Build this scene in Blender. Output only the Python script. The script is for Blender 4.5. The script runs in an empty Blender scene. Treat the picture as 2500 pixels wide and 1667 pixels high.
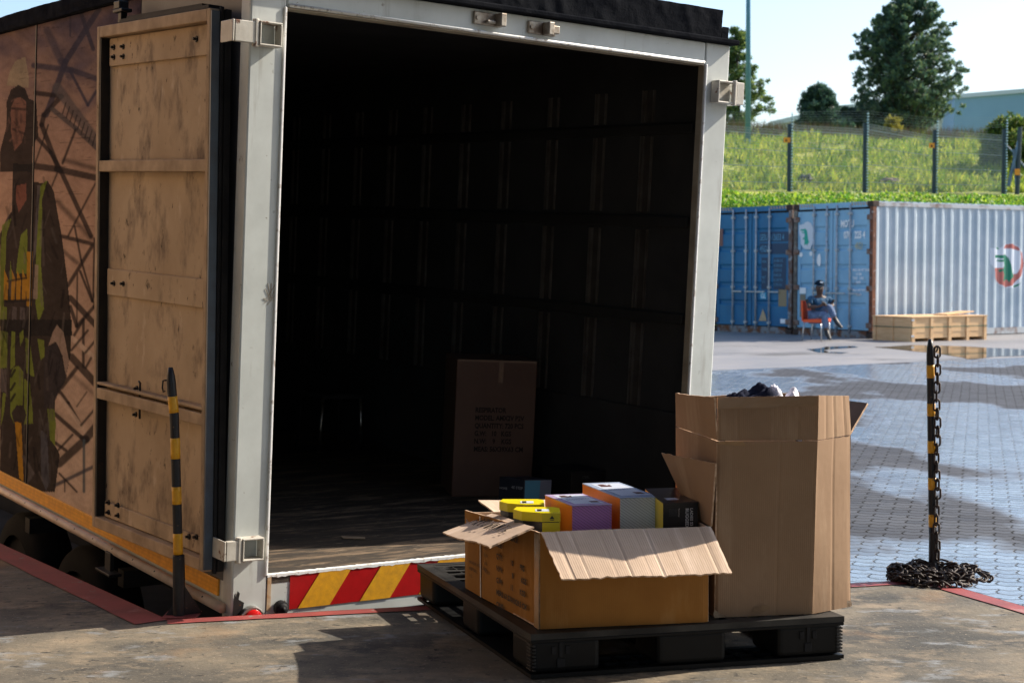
import bpy, bmesh, math, random
import numpy as np
from mathutils import Vector, Matrix, noise
random.seed(7); np.random.seed(7)
R = math.radians
scn = bpy.context.scene; C = scn.collection

# ---------------------------------------------------------------- camera, sky, sun, exposure
FPX = 3734.0; PITCH = math.atan(183/FPX); CAMH = 1.38
cam_d = bpy.data.cameras.new("camera"); cam = bpy.data.objects.new("camera", cam_d); C.objects.link(cam)
cam.location = (0, 0, CAMH); cam.rotation_euler = (R(90)-PITCH, 0, 0)
cam_d.sensor_width = 36; cam_d.lens = FPX/2500*36; cam_d.clip_end = 2000
cam_d.dof.use_dof = True; cam_d.dof.focus_distance = 6.0; cam_d.dof.aperture_fstop = 6.3
scn.camera = cam
SUN_AZ, SUN_EL = 21.5, 35.0
world = bpy.data.worlds.new("World"); scn.world = world; world.use_nodes = True
wn = world.node_tree; bg = wn.nodes["Background"]
sky = wn.nodes.new("ShaderNodeTexSky"); sky.sky_type = 'NISHITA'; sky.sun_disc = False
sky.sun_elevation = R(SUN_EL); sky.sun_rotation = R(90-SUN_AZ); sky.dust_density = 1.6; sky.air_density = 1.0; sky.ozone_density = 2.2
wn.links.new(sky.outputs[0], bg.inputs[0]); bg.inputs[1].default_value = 0.14
sl = bpy.data.lights.new("sun", 'SUN'); sl.energy = 5.0; sl.angle = R(0.6); sl.color = (1, .89, .74)
sun = bpy.data.objects.new("sun", sl); C.objects.link(sun)
SD = Vector((math.cos(R(SUN_AZ))*math.cos(R(SUN_EL)), math.sin(R(SUN_AZ))*math.cos(R(SUN_EL)), math.sin(R(SUN_EL))))
sun.rotation_euler = SD.to_track_quat('Z', 'Y').to_euler(); sun.location = (20, 10, 20)
scn.view_settings.view_transform = 'Standard'; scn.view_settings.look = 'None'
scn.view_settings.exposure = 0.80; scn.view_settings.gamma = 1

# ---------------------------------------------------------------- measuring helpers
CP, SP = math.cos(PITCH), math.sin(PITCH)
def ray(u, v):
    x = (u-1250)/FPX; z = (833.5-v)/FPX
    return Vector((x, CP+z*SP, z*CP-SP))
EYE = Vector((0, 0, CAMH))
def gz(u, v, z=0.0):
    r = ray(u, v); return EYE+r*((z-CAMH)/r.z)
def aty(u, v, y):
    r = ray(u, v); return EYE+r*(y/r.y)
def rotm(a, b, c):
    return (Matrix.Rotation(a, 4, 'Z') @ Matrix.Rotation(b, 4, 'X') @ Matrix.Rotation(c, 4, 'Y'))
TM = Matrix.Translation((-1.1018, 5.99, 0.1482)) @ rotm(0.6162, 0.0430, 0.0248)
TMI = TM.inverted()
def onlocal(u, v, M, ax, val):
    Mi = M.inverted(); o = Mi @ EYE; r = Mi.to_3x3() @ ray(u, v)
    return o+r*((val-o[ax])/r[ax])
def trk(u, v, ax, val): return onlocal(u, v, TM, ax, val)
def projn(P, M=None):
    P = np.asarray(P, float)
    if M is not None:
        Mn = np.array(M); P = P @ Mn[:3, :3].T+Mn[:3, 3]
    P = P-np.array([0, 0, CAMH]); y = P[:, 1]*CP-P[:, 2]*SP; z = P[:, 2]*CP+P[:, 1]*SP
    return 1250+FPX*P[:, 0]/y, 833.5-FPX*z/y

# ---------------------------------------------------------------- materials
def L(r, g, b):
    f = lambda c: (c/255/12.92) if c/255 <= .04045 else ((c/255+.055)/1.055)**2.4
    return (f(r), f(g), f(b))
def rgba(c): return (c[0], c[1], c[2], 1)
def mk(name, c1, c2=None, scale=4, rough=.6, metal=0, bump=0, bscale=60, spots=None, stretch=(1, 1, 1), coord='Object',
       detail=6, spec=.5, rvar=0, lo=.35, hi=.65, wave=None, transl=None, attr=None):
    m = bpy.data.materials.new(name); m.use_nodes = True; nt = m.node_tree; N = nt.nodes; K = nt.links
    b = N["Principled BSDF"]; b.inputs['Roughness'].default_value = rough; b.inputs['Metallic'].default_value = metal
    b.inputs['Specular IOR Level'].default_value = spec
    tc = N.new("ShaderNodeTexCoord"); mp = N.new("ShaderNodeMapping"); mp.inputs['Scale'].default_value = stretch
    K.new(tc.outputs[coord], mp.inputs[0])
    def nz(s, d=detail, dist=0):
        n = N.new("ShaderNodeTexNoise"); n.inputs['Scale'].default_value = s; n.inputs['Detail'].default_value = d
        n.inputs['Roughness'].default_value = .6; n.inputs['Distortion'].default_value = dist
        K.new(mp.outputs[0], n.inputs['Vector']); return n.outputs['Fac']
    def ramp(sock, a, z):
        r = N.new("ShaderNodeMapRange"); r.inputs['From Min'].default_value = a; r.inputs['From Max'].default_value = z
        K.new(sock, r.inputs['Value']); return r.outputs[0]
    def mix(fac, A, B):
        x = N.new("ShaderNodeMix"); x.data_type = 'RGBA'
        K.new(fac, x.inputs[0])
        for s, i in ((A, 6), (B, 7)):
            if isinstance(s, tuple): x.inputs[i].default_value = rgba(s)
            else: K.new(s, x.inputs[i])
        return x.outputs[2]
    col = c1
    if attr:
        at = N.new("ShaderNodeAttribute"); at.attribute_name = attr; col = at.outputs['Color']
        if c2: col = mix(ramp(nz(scale), lo, hi), col, c2)
    elif c2: col = mix(ramp(nz(scale), lo, hi), c1, c2)
    for sp in (spots or []):   # (colour, scale, lo, hi, stretch)
        n = N.new("ShaderNodeTexNoise"); n.inputs['Scale'].default_value = sp[1]; n.inputs['Detail'].default_value = 8
        n.inputs['Roughness'].default_value = .65
        m2 = N.new("ShaderNodeMapping"); m2.inputs['Scale'].default_value = sp[4] if len(sp) > 4 else (1, 1, 1)
        m2.inputs['Location'].default_value = (sp[1]*.37, 1.3*len(name), sp[2]*9)
        K.new(tc.outputs[coord], m2.inputs[0]); K.new(m2.outputs[0], n.inputs['Vector'])
        col = mix(ramp(n.outputs['Fac'], sp[2], sp[3]), col, sp[0])
    hsum = None
    if wave:                   # (scale, strength of tint, axis, bump)
        w = N.new("ShaderNodeTexWave"); w.wave_type = 'BANDS'; w.bands_direction = wave[2]; w.inputs['Scale'].default_value = wave[0]
        w.inputs['Distortion'].default_value = .6; w.inputs['Detail'].default_value = 1
        K.new(tc.outputs[coord], w.inputs['Vector'])
        mm = N.new("ShaderNodeMath"); mm.operation = 'MULTIPLY'; mm.inputs[1].default_value = wave[1]; K.new(w.outputs['Fac'], mm.inputs[0])
        dk = tuple(k*.6 for k in c1); col = mix(mm.outputs[0], col, dk); hsum = w.outputs['Fac']
    if isinstance(col, tuple): b.inputs['Base Color'].default_value = rgba(col)
    else: K.new(col, b.inputs['Base Color'])
    if rvar:
        a = ramp(nz(scale*1.7), .3, .7); mm = N.new("ShaderNodeMath"); mm.operation = 'MULTIPLY_ADD'
        mm.inputs[1].default_value = rvar; mm.inputs[2].default_value = rough; K.new(a, mm.inputs[0]); K.new(mm.outputs[0], b.inputs['Roughness'])
    if bump:
        h = nz(bscale, 8)
        bp = N.new("ShaderNodeBump"); bp.inputs['Strength'].default_value = bump; bp.inputs['Distance'].default_value = .01
        if hsum is not None:
            ad = N.new("ShaderNodeMath"); ad.operation = 'MULTIPLY_ADD'; ad.inputs[1].default_value = wave[3]
            K.new(hsum, ad.inputs[0]); K.new(h, ad.inputs[2]); h = ad.outputs[0]
        K.new(h, bp.inputs['Height']); K.new(bp.outputs[0], b.inputs['Normal'])
    if transl:
        tr = N.new("ShaderNodeBsdfTranslucent"); K.new(col, tr.inputs[0]) if not isinstance(col, tuple) else None
        if isinstance(col, tuple): tr.inputs[0].default_value = rgba(col)
        ms = N.new("ShaderNodeMixShader"); ms.inputs[0].default_value = transl
        K.new(b.outputs[0], ms.inputs[1]); K.new(tr.outputs[0], ms.inputs[2]); K.new(ms.outputs[0], N["Material Output"].inputs[0])
    return m

RUST = (.13, .045, .015)
M = {}
M['truck'] = mk('white_truck_paint', (.56, .60, .585), (.44, .47, .455), 3, .48, bump=.03, bscale=25, rvar=.15,
                spots=[((.18, .16, .13), 9, .66, .74), (RUST, 14, .72, .74), ((.24, .22, .19), 4, .58, .80, (3, 3, .3)), ((.2, .19, .16), 40, .66, .70)])
M['trucklip'] = mk('worn_bright_edge', (.8, .82, .82), (.3, .25, .2), 30, .5, lo=.55, hi=.7)
M['jamb'] = mk('grimy_jamb_paint', (.36, .31, .23), (.22, .18, .13), 6, .6, bump=.05, spots=[(RUST, 18, .68, .72)])
M['door'] = mk('scuffed_cream_door', (.50, .37, .24), (.41, .295, .185), 2.5, .75, spec=.03, bump=.06, bscale=18,  # warm bounce light is mixed into the cream base colour
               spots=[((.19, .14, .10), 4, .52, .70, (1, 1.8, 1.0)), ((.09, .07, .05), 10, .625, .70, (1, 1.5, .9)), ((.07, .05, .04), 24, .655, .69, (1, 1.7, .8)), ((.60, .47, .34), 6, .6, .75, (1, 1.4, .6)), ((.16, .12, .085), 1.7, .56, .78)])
M['doorframe'] = mk('worn_cream_frame', (.47, .34, .22), (.31, .22, .14), 9, .7, spec=.05, bump=.06, spots=[((.12, .07, .04), 22, .66, .72)])
M['rubber'] = mk('black_rubber', (.008, .008, .010), (.018, .018, .02), 10, .7, spec=.25)
M['dooredge'] = mk('blue_grey_door_edge', (.06, .09, .13), (.04, .05, .07), 8, .4)
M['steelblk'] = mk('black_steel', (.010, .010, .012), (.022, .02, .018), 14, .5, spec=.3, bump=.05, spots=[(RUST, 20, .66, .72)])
M['chrome'] = mk('zinc_steel', (.55, .55, .55), (.3, .26, .22), 20, .35, 1)
M['keeper'] = mk('grimy_zinc', (.42, .38, .32), (.2, .15, .11), 25, .45, .6)
M['tar'] = mk('black_tar_coating', (.010, .011, .014), (.02, .021, .024), 8, .8, bump=.35, bscale=45, spec=.0)
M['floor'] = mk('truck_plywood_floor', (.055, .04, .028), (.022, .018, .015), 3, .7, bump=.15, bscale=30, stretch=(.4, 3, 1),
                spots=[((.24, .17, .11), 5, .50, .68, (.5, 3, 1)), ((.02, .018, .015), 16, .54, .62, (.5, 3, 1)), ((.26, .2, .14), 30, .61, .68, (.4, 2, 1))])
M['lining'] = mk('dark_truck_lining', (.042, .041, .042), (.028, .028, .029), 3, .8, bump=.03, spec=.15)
M['rib'] = mk('grey_steel_rib', (.13, .12, .11), (.06, .05, .045), 8, .5, .2)
M['ribflat'] = mk('dull_steel_rib', (.06, .054, .05), (.035, .03, .028), 8, .8, spec=.1)
M['red'] = mk('red_reflective_tape', (.42, .006, .008), (.34, .005, .006), 20, .35, bump=.05, bscale=120)
M['yel'] = mk('yellow_reflective_tape', (.72, .36, .015), (.55, .27, .02), 30, .4, bump=.08, bscale=140)
M['sideyel'] = mk('amber_side_tape', (.85, .38, .015), (.65, .27, .012), 25, .4, wave=(18, .35, 'Z', 0))
M['siderail'] = mk('cream_painted_rail', (.80, .60, .42), (.62, .45, .31), 8, .42, spots=[(RUST, 30, .68, .72)])
M['tyre'] = mk('tyre_rubber', (.008, .008, .008), (.014, .013, .012), 12, .9, spec=.2)
M['lamp'] = mk('red_lens', (.5, .01, .01), rough=.15)
M['dock'] = mk('dock_concrete', (.170, .148, .113), (.110, .099, .082), 2.2, .75, spec=.25, bump=.35, bscale=44, rvar=.15, lo=.4, hi=.6, detail=10,
               spots=[((.064, .063, .058), 1.9, .47, .62, (.8, 1.15, 1)), ((.24, .195, .14), 7, .50, .66, (.8, 1.1, 1)), ((.24, .26, .28), 6, .57, .70, (.6, 1.2, 1)),
                      ((.045, .043, .04), 24, .60, .66, (.8, 1.1, 1)), ((.26, .155, .08), 1.1, .55, .75), ((.32, .27, .21), 70, .60, .68), ((.03, .028, .027), 90, .64, .68)])
M['redline'] = mk('faded_red_edge_paint', (.30, .055, .05), (.21, .045, .042), 7, .6, bump=.1, spots=[((.2, .17, .15), 16, .62, .68), ((.42, .22, .19), 5, .6, .75)])
M['wallc'] = mk('oily_bay_concrete', (.022, .02, .019), (.012, .012, .012), 3, .9, spec=.1, bump=.2)
M['yardc'] = mk('yard_concrete', (.26, .25, .25), (.20, .20, .21), .6, .42, bump=.12, bscale=4, rvar=.25, spots=[((.12, .115, .11), .35, .56, .63, (1, 2.2, 1))])
M['water'] = mk('puddle_water', (.05, .045, .035), rough=.03, bump=.01, bscale=2)
M['cb'] = mk('brown_cardboard', (.31, .205, .13), (.27, .175, .11), 3, .8, bump=.12, bscale=12, coord='UV', wave=(44, .05, 'X', .2), spec=.2,
             spots=[((.43, .31, .21), 2, .55, .8, (3, .5, 1)), ((.27, .18, .11), 3, .62, .80)])
M['cbo'] = mk('orange_cardboard', (.34, .15, .032), (.27, .115, .024), 3, .75, bump=.1, bscale=12, coord='UV', wave=(44, .05, 'X', .15), spec=.2,
              spots=[((.42, .22, .08), 2, .55, .75, (3, .6, 1))])
M['cbi'] = mk('pale_cardboard_liner', (.56, .43, .33), (.50, .375, .28), 3, .85, bump=.15, bscale=10, coord='UV', wave=(40, .07, 'X', .22), spec=.1,
              spots=[((.72, .58, .47), 2.5, .55, .7, (6, .5, 1)), ((.42, .29, .19), 5, .66, .76)])
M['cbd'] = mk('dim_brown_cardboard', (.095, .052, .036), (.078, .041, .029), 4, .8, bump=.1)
M['cbedge'] = mk('raw_cardboard_edge', (.62, .45, .32), (.35, .22, .13), 60, .9)
M['tape'] = mk('clear_packing_tape', (.30, .18, .085), (.36, .23, .12), 10, .22, bump=.1)
M['ink'] = mk('black_ink', (.035, .025, .018), (.07, .045, .03), 40, .8)
M['pal'] = mk('black_plastic', (.004, .0043, .005), (.008, .0085, .0095), 6, .5, bump=.05, spec=.22, spots=[((.03, .028, .026), 12, .66, .75)])
M['palg'] = mk('dusty_black_plastic', (.009, .009, .010), (.05, .048, .045), 5, .5, bump=.08, spec=.3)

# ---------------------------------------------------------------- mesh builder
class MB:
    def __init__(s, warp=None): s.v = []; s.f = []; s.m = []; s.uv = {}; s.warp = warp
    def add(s, vs, fs, mi=0, uvs=None):
        o = len(s.v); s.v += [tuple(s.warp(Vector(p))) if s.warp else tuple(p) for p in vs]
        for i, f in enumerate(fs):
            if uvs: s.uv[len(s.f)] = uvs[i]
            s.f.append(tuple(o+k for k in f)); s.m.append(mi)
        return s
    def box(s, x0, y0, z0, x1, y1, z1, mi=0, M4=None):
        p = [Vector((x, y, z)) for z in (z0, z1) for y in (y0, y1) for x in (x0, x1)]
        if M4 is not None: p = [M4 @ q for q in p]
        return s.add(p, [(0, 2, 3, 1), (4, 5, 7, 6), (0, 1, 5, 4), (2, 6, 7, 3), (0, 4, 6, 2), (1, 3, 7, 5)], mi)
    def cyl(s, a, b, r, n=12, r2=None, mi=0, cap=True):
        a = Vector(a); b = Vector(b); r2 = r if r2 is None else r2; d = (b-a).normalized()
        t = d.orthogonal().normalized(); w = d.cross(t)
        ps = [a+(t*math.cos(k*2*math.pi/n)+w*math.sin(k*2*math.pi/n))*r for k in range(n)]+[b+(t*math.cos(k*2*math.pi/n)+w*math.sin(k*2*math.pi/n))*r2 for k in range(n)]
        fs = [(k, (k+1) % n, n+(k+1) % n, n+k) for k in range(n)]
        if cap: fs += [tuple(range(n-1, -1, -1)), tuple(range(n, 2*n))]
        return s.add(ps, fs, mi)
    def tube(s, pts, r, n=8, closed=False, mi=0, radii=None):
        pts = [Vector(p) for p in pts]; N = len(pts); ps = []; last = None
        for i, p in enumerate(pts):
            if closed: d = pts[(i+1) % N]-pts[i-1]
            else: d = pts[min(i+1, N-1)]-pts[max(i-1, 0)]
            d = d.normalized()
            t = d.orthogonal().normalized() if last is None else (last-d*last.dot(d)).normalized()
            last = t; w = d.cross(t); rr = radii[i] if radii else r
            ps += [p+(t*math.cos(k*2*math.pi/n)+w*math.sin(k*2*math.pi/n))*rr for k in range(n)]
        fs = []
        for i in range(N if closed else N-1):
            j = (i+1) % N
            fs += [(i*n+k, i*n+(k+1) % n, j*n+(k+1) % n, j*n+k) for k in range(n)]
        if not closed: fs += [tuple(range(n-1, -1, -1)), tuple(range((N-1)*n, N*n))]
        return s.add(ps, fs, mi)
    def prism(s, pts, vec, mi=0):
        pts = [Vector(p) for p in pts]; vec = Vector(vec); n = len(pts)
        return s.add(pts+[p+vec for p in pts], [tuple(range(n-1, -1, -1)), tuple(range(n, 2*n))]+[(k, (k+1) % n, n+(k+1) % n, n+k) for k in range(n)], mi)
    def quad(s, a, b, c, d, mi=0): return s.add([a, b, c, d], [(0, 1, 2, 3)], mi)
    def sheet(s, p00, p10, p11, p01, nu=16, nv=8, th=.005, disp=0, mi=(0, 0, 0), jag=0, seed=0, bend=0, creases=()):
        """a board: mi = (front, back, edge) material slots; uv in metres, u along p00-p10"""
        p00, p10, p11, p01 = map(Vector, (p00, p10, p11, p01))
        nrm = (p10-p00).cross(p01-p00).normalized(); lu = (p10-p00).length; lv = (p01-p00).length
        P = []; 
        for j in range(nv+1):
            for i in range(nu+1):
                a = i/nu; b = j/nv; p = p00.lerp(p10, a).lerp(p01.lerp(p11, a), b)
                q = Vector((a*lu*3+seed*7.1, b*lv*3+seed*3.3, seed))
                h = disp*noise.noise(q)*(1 if 0 < a < 1 else .4)+bend*math.sin(math.pi*a)*b+.0004*noise.noise(q*14)
                for (ca, wd, dp) in creases: h -= dp*math.exp(-((a-ca)/wd)**2)
                p = p+nrm*h
                if jag and j == nv: p = p+(p01-p00).normalized()*jag*(noise.noise(Vector((a*lu*40, seed, 0)))+.6*noise.noise(Vector((a*lu*9, seed, 5))))
                if jag and i in (0, nu): p = p+(p10-p00).normalized()*jag*.6*noise.noise(Vector((b*lv*40, seed+i, 3)))
                P.append(p)
        n = len(P); vs = [p+nrm*th/2 for p in P]+[p-nrm*th/2 for p in P]
        W = nu+1; fs = []; uv = []; ms = []
        def U(k): return ((k % n % W)/nu*lu+seed*.31, (k % n//W)/nv*lv+seed*.17)
        for j in range(nv):
            for i in range(nu):
                k = j*W+i; f = (k, k+1, k+W+1, k+W)
                fs.append(f); uv.append([U(x) for x in f]); ms.append(mi[0])
                g = tuple(n+x for x in reversed(f)); fs.append(g); uv.append([U(x) for x in g]); ms.append(mi[1])
        def side(a, b): f = (a, b, b+n, a+n); fs.append(f[::-1]); uv.append([U(x) for x in f[::-1]]); ms.append(mi[2])
        for i in range(nu): side(i, i+1) if False else side(i+1, i); side(nv*W+i, nv*W+i+1)
        for j in range(nv): side(j*W, (j+1)*W); side((j+1)*W+nu, j*W+nu)
        o = len(s.v); s.v += [tuple(p) for p in vs]
        for f, u, m_ in zip(fs, uv, ms):
            s.uv[len(s.f)] = u; s.f.append(tuple(o+k for k in f)); s.m.append(m_)
        return s
    def build(s, name, mat, parent=None, smooth=False, bevel=0, M4=None, bseg=2):
        me = bpy.data.meshes.new(name)
        vs = s.v if M4 is None else [tuple(M4 @ Vector(p)) for p in s.v]
        me.from_pydata(vs, [], s.f)
        for m in (mat if isinstance(mat, (list, tuple)) else [mat]): me.materials.append(m)
        me.polygons.foreach_set('material_index', s.m)
        if s.uv:
            ul = me.uv_layers.new(name='UVMap')
            for p in me.polygons:
                u = s.uv.get(p.index)
                if u:
                    for k, li in enumerate(p.loop_indices): ul.data[li].uv = u[k]
        if smooth: me.polygons.foreach_set('use_smooth', [True]*len(me.polygons))
        me.update(); o = bpy.data.objects.new(name, me); C.objects.link(o)
        if parent: o.parent = parent
        if bevel:
            b = o.modifiers.new('bevel', 'BEVEL'); b.width = bevel; b.segments = bseg; b.limit_method = 'ANGLE'; b.angle_limit = R(40)
        return o
def tag(o, label=None, cat=None, group=None, kind=None):
    if label: o['label'] = label
    if cat: o['category'] = cat
    if group: o['group'] = group
    if kind: o['kind'] = kind
    return o
def thing(name, label, cat, M4=None, group=None):
    o = bpy.data.objects.new(name, None); C.objects.link(o); o.empty_display_size = .2
    if M4 is not None: o.matrix_world = M4
    return tag(o, label, cat, group)
def tri_fan(pts, z): return [Vector((p[0], p[1], z)) for p in pts]
def slab(name, pts, z, th, mat, kind='structure'):
    b = MB(); b.prism([(x, y, z-th) for x, y in pts], (0, 0, th)); return tag(b.build(name, mat), kind=kind)
def text(body, size, mat, parent, M4, name='printing', sx=1.0, spacing=1.0, bold=0):
    cu = bpy.data.curves.new('t', 'FONT'); cu.body = body; cu.size = size; cu.space_line = spacing; cu.offset = bold; cu.resolution_u = 2
    to = bpy.data.objects.new('t', cu); C.objects.link(to); dg = bpy.context.evaluated_depsgraph_get(); dg.update()
    me = bpy.data.meshes.new_from_object(to.evaluated_get(dg)); bpy.data.objects.remove(to); bpy.data.curves.remove(cu)
    me.name = name; me.transform(M4 @ Matrix.Diagonal((sx, 1, 1, 1))); me.materials.clear(); me.materials.append(mat)
    o = bpy.data.objects.new(name, me); C.objects.link(o); o.parent = parent; return o
def frame(o, x, y):   # matrix with origin o, x axis x, y axis y (made orthogonal)
    x = Vector(x).normalized(); y = Vector(y); y = (y-x*y.dot(x)).normalized(); z = x.cross(y)
    m = Matrix((x, y, z)).transposed().to_4x4(); m.translation = Vector(o); return m
def inpoly(U, V, poly):
    r = np.zeros(U.shape, bool); n = len(poly)
    for i in range(n):
        x0, y0 = poly[i]; x1, y1 = poly[(i+1) % n]
        if y0 == y1: continue
        c = ((V >= y0) != (V >= y1)) & (U < (x1-x0)*(V-y0)/(y1-y0)+x0); r ^= c
    return r
def segd(U, V, a, b):
    ax, ay = a; bx, by = b; dx, dy = bx-ax, by-ay; t = np.clip(((U-ax)*dx+(V-ay)*dy)/(dx*dx+dy*dy), 0, 1)
    return np.hypot(U-ax-t*dx, V-ay-t*dy)
def painted_grid(name, P, nu, nv, col, mat, parent, keep=None):
    """P (nv*nu,3) grid, col (nv*nu,3) linear colour of the print"""
    idx = np.arange(nu*nv).reshape(nv, nu)
    F = np.stack([idx[:-1, :-1], idx[:-1, 1:], idx[1:, 1:], idx[1:, :-1]], -1).reshape(-1, 4)
    if keep is not None:
        F = F[keep[F].all(1)]; used = np.unique(F); mp = -np.ones(nu*nv, int); mp[used] = np.arange(len(used)); P = P[used]; col = col[used]; F = mp[F]
    me = bpy.data.meshes.new(name); me.from_pydata(P.tolist(), [], F.tolist())
    a = me.color_attributes.new('print', 'FLOAT_COLOR', 'POINT'); a.data.foreach_set('color', np.c_[col, np.ones(len(col))].astype(np.float32).ravel())
    me.materials.append(mat); o = bpy.data.objects.new(name, me); C.objects.link(o)
    if parent: o.parent = parent
    return o

# ================================================================ GROUND
YZ = -.14
e_len = Vector((-.578, .816, 0))
L0 = Vector((-1.347, 5.914, 0)); R0 = Vector((1.845, 6.69, 0)); leg = Vector((-.5905, .807, 0)); rl = Vector((.394, -.919, 0))
LF = L0+leg*14; RF = R0+rl*16
slab('dock_platform', [(L0.x, L0.y), (R0.x, R0.y), (RF.x, RF.y), (-30, -8), (-30, LF.y), (LF.x, LF.y)], 0, 1.6, M['dock'])
def edge_strip(name, a, b, w, nrm):
    a = Vector(a); b = Vector(b); n = Vector(nrm); bb = MB(); N = 60; vs = []
    for i in range(N+1):
        p = a.lerp(b, i/N); k = 1+.12*noise.noise(Vector((i*.7, w, 3)))
        vs += [p+Vector((0, 0, .004)), p+n*w*k+Vector((0, 0, .004))]
    bb.add(vs, [(2*i, 2*i+1, 2*i+3, 2*i+2) for i in range(N)])
    # painted nose of the slab edge
    bb.add([a-n*.003+Vector((0, 0, .004)), b-n*.003+Vector((0, 0, .004)), b-n*.003-Vector((0, 0, .12)), a-n*.003-Vector((0, 0, .12))], [(0, 1, 2, 3)])
    return tag(bb.build(name, M['redline']), kind='structure')
edge_strip('red_edge_line', L0, R0, .07, (.236, -.97, 0))
edge_strip('red_edge_line', L0, LF, .13, (-.807, -.5905, 0))
edge_strip('red_edge_line', R0, RF, .09, (-.919, -.394, 0))
PW = L0+(R0-L0)*.80   # where the truck pit wall meets the dock
PF = PW+e_len*70
# the sloping bay floor in which the truck stands, and its side wall
b = MB()
lf = L0+leg*70+Vector((-30, 0, 0))
b.add([L0+Vector((0, -.3, -1.18)), PW+Vector((0, -.3, -1.18)), PF+Vector((0, 0, -.3)), L0+e_len*70+Vector((-3, 0, -.3)), lf+Vector((0, 0, -.3))], [(0, 1, 2, 3, 4)])
tag(b.build('truck_bay_floor', M['wallc']), kind='structure')
b = MB(); b.prism([PW+Vector((0, 0, -1.6)), PF+Vector((0, 0, -1.6)), PF+Vector((.3, 0, -1.6)), PW+Vector((.3, 0, -1.6))], (0, 0, 1.6+YZ-.003))
tag(b.build('truck_bay_wall', M['wallc']), kind='structure')
# yard: block paving near, concrete beyond
K0 = Vector((2.996, 22.37, 0)); kd = Vector((.866, .5, 0))
def online(p, d, q, e):   # intersection of p+d t with q+e s
    den = d.x*e.y-d.y*e.x; t = ((q.x-p.x)*e.y-(q.y-p.y)*e.x)/den; return p+d*t
X1 = online(K0, kd, PW, e_len)
KF = K0+kd*90
pavers = slab('block_paving', [(PW.x+.02, PW.y+.02), (R0.x+.01, R0.y+.02), (RF.x+.01, RF.y), (80, -8), (KF.x, KF.y), (X1.x, X1.y)], YZ, .3, None)
slab('yard_concrete', [(X1.x, X1.y+.003), (KF.x, KF.y+.003), (160, 220), (-160, 220), (PF.x, PF.y)], YZ+.001, .3, M['yardc'])

def paver_mat():
    m = bpy.data.materials.new('wet_interlocking_pavers'); m.use_nodes = True; nt = m.node_tree; N = nt.nodes; K = nt.links
    b = N["Principled BSDF"]; tc = N.new("ShaderNodeTexCoord"); mp = N.new("ShaderNodeMapping"); mp.inputs['Rotation'].default_value = (0, 0, R(17))
    K.new(tc.outputs['Object'], mp.inputs[0])
    sx = N.new("ShaderNodeSeparateXYZ"); K.new(mp.outputs[0], sx.inputs[0])
    def mth(op, a, bb=None, c=None):
        x = N.new("ShaderNodeMath"); x.operation = op
        for i, s in enumerate((a, bb, c)):
            if s is None: continue
            if isinstance(s, (int, float)): x.inputs[i].default_value = s
            else: K.new(s, x.inputs[i])
        return x.outputs[0]
    zz = mth('MULTIPLY', mth('SUBTRACT', mth('PINGPONG', sx.outputs[0], .05), .025), .5)
    zy = mth('MULTIPLY', mth('SUBTRACT', mth('PINGPONG', sx.outputs[1], .05), .025), .3)
    cx = N.new("ShaderNodeCombineXYZ"); K.new(mth('ADD', sx.outputs[0], zy), cx.inputs[0]); K.new(mth('ADD', sx.outputs[1], zz), cx.inputs[1])
    br = N.new("ShaderNodeTexBrick"); K.new(cx.outputs[0], br.inputs['Vector']); br.offset = .5
    br.inputs['Scale'].default_value = 1; br.inputs['Brick Width'].default_value = .20; br.inputs['Row Height'].default_value = .10
    br.inputs['Mortar Size'].default_value = .006; br.inputs['Mortar Smooth'].default_value = .3
    br.inputs['Color1'].default_value = (.22, .28, .36, 1); br.inputs['Color2'].default_value = (.14, .18, .24, 1); br.inputs['Mortar'].default_value = (.008, .009, .01, 1)
    def nz(s, st=(1, 1, 1), d=6):
        m2 = N.new("ShaderNodeMapping"); m2.inputs['Scale'].default_value = st; K.new(tc.outputs['Object'], m2.inputs[0])
        n = N.new("ShaderNodeTexNoise"); n.inputs['Scale'].default_value = s; n.inputs['Detail'].default_value = d; K.new(m2.outputs[0], n.inputs['Vector']); return n.outputs['Fac']
    def rg(s, a, z, o0=0, o1=1):
        r = N.new("ShaderNodeMapRange"); K.new(s, r.inputs[0])
        for i, x in zip((1, 2, 3, 4), (a, z, o0, o1)): r.inputs[i].default_value = x
        return r.outputs[0]
    dry = rg(nz(.5, (1.1, .5, 1), 6), .49, .55)
    mx = N.new("ShaderNodeMix"); mx.data_type = 'RGBA'; K.new(dry, mx.inputs[0]); K.new(br.outputs['Color'], mx.inputs[6]); 
    tn = N.new("ShaderNodeMix"); tn.data_type = 'RGBA'; tn.blend_type = 'MULTIPLY'; tn.inputs[0].default_value = 1; K.new(br.outputs['Color'], tn.inputs[6]); tn.inputs[7].default_value = (.36, .30, .27, 1)
    K.new(tn.outputs[2], mx.inputs[7]); K.new(mx.outputs[2], b.inputs['Base Color'])
    fine = rg(nz(9), .3, .7, -.08, .10)
    rw = N.new("ShaderNodeMapRange"); K.new(dry, rw.inputs[0]); rw.inputs[3].default_value = .17; rw.inputs[4].default_value = .7
    K.new(mth('ADD', mth('ADD', rw.outputs[0], fine), mth('MULTIPLY', br.outputs['Fac'], .3)), b.inputs['Roughness'])
    sp = N.new("ShaderNodeMapRange"); K.new(dry, sp.inputs[0]); sp.inputs[3].default_value = .9; sp.inputs[4].default_value = .15; K.new(sp.outputs[0], b.inputs['Specular IOR Level'])
    bp = N.new("ShaderNodeBump"); bp.inputs['Strength'].default_value = .8; bp.inputs['Distance'].default_value = .012
    K.new(mth('SUBTRACT', mth('MULTIPLY', nz(14), .5), br.outputs['Fac']), bp.inputs['Height']); K.new(bp.outputs[0], b.inputs['Normal'])
    return m
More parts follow.
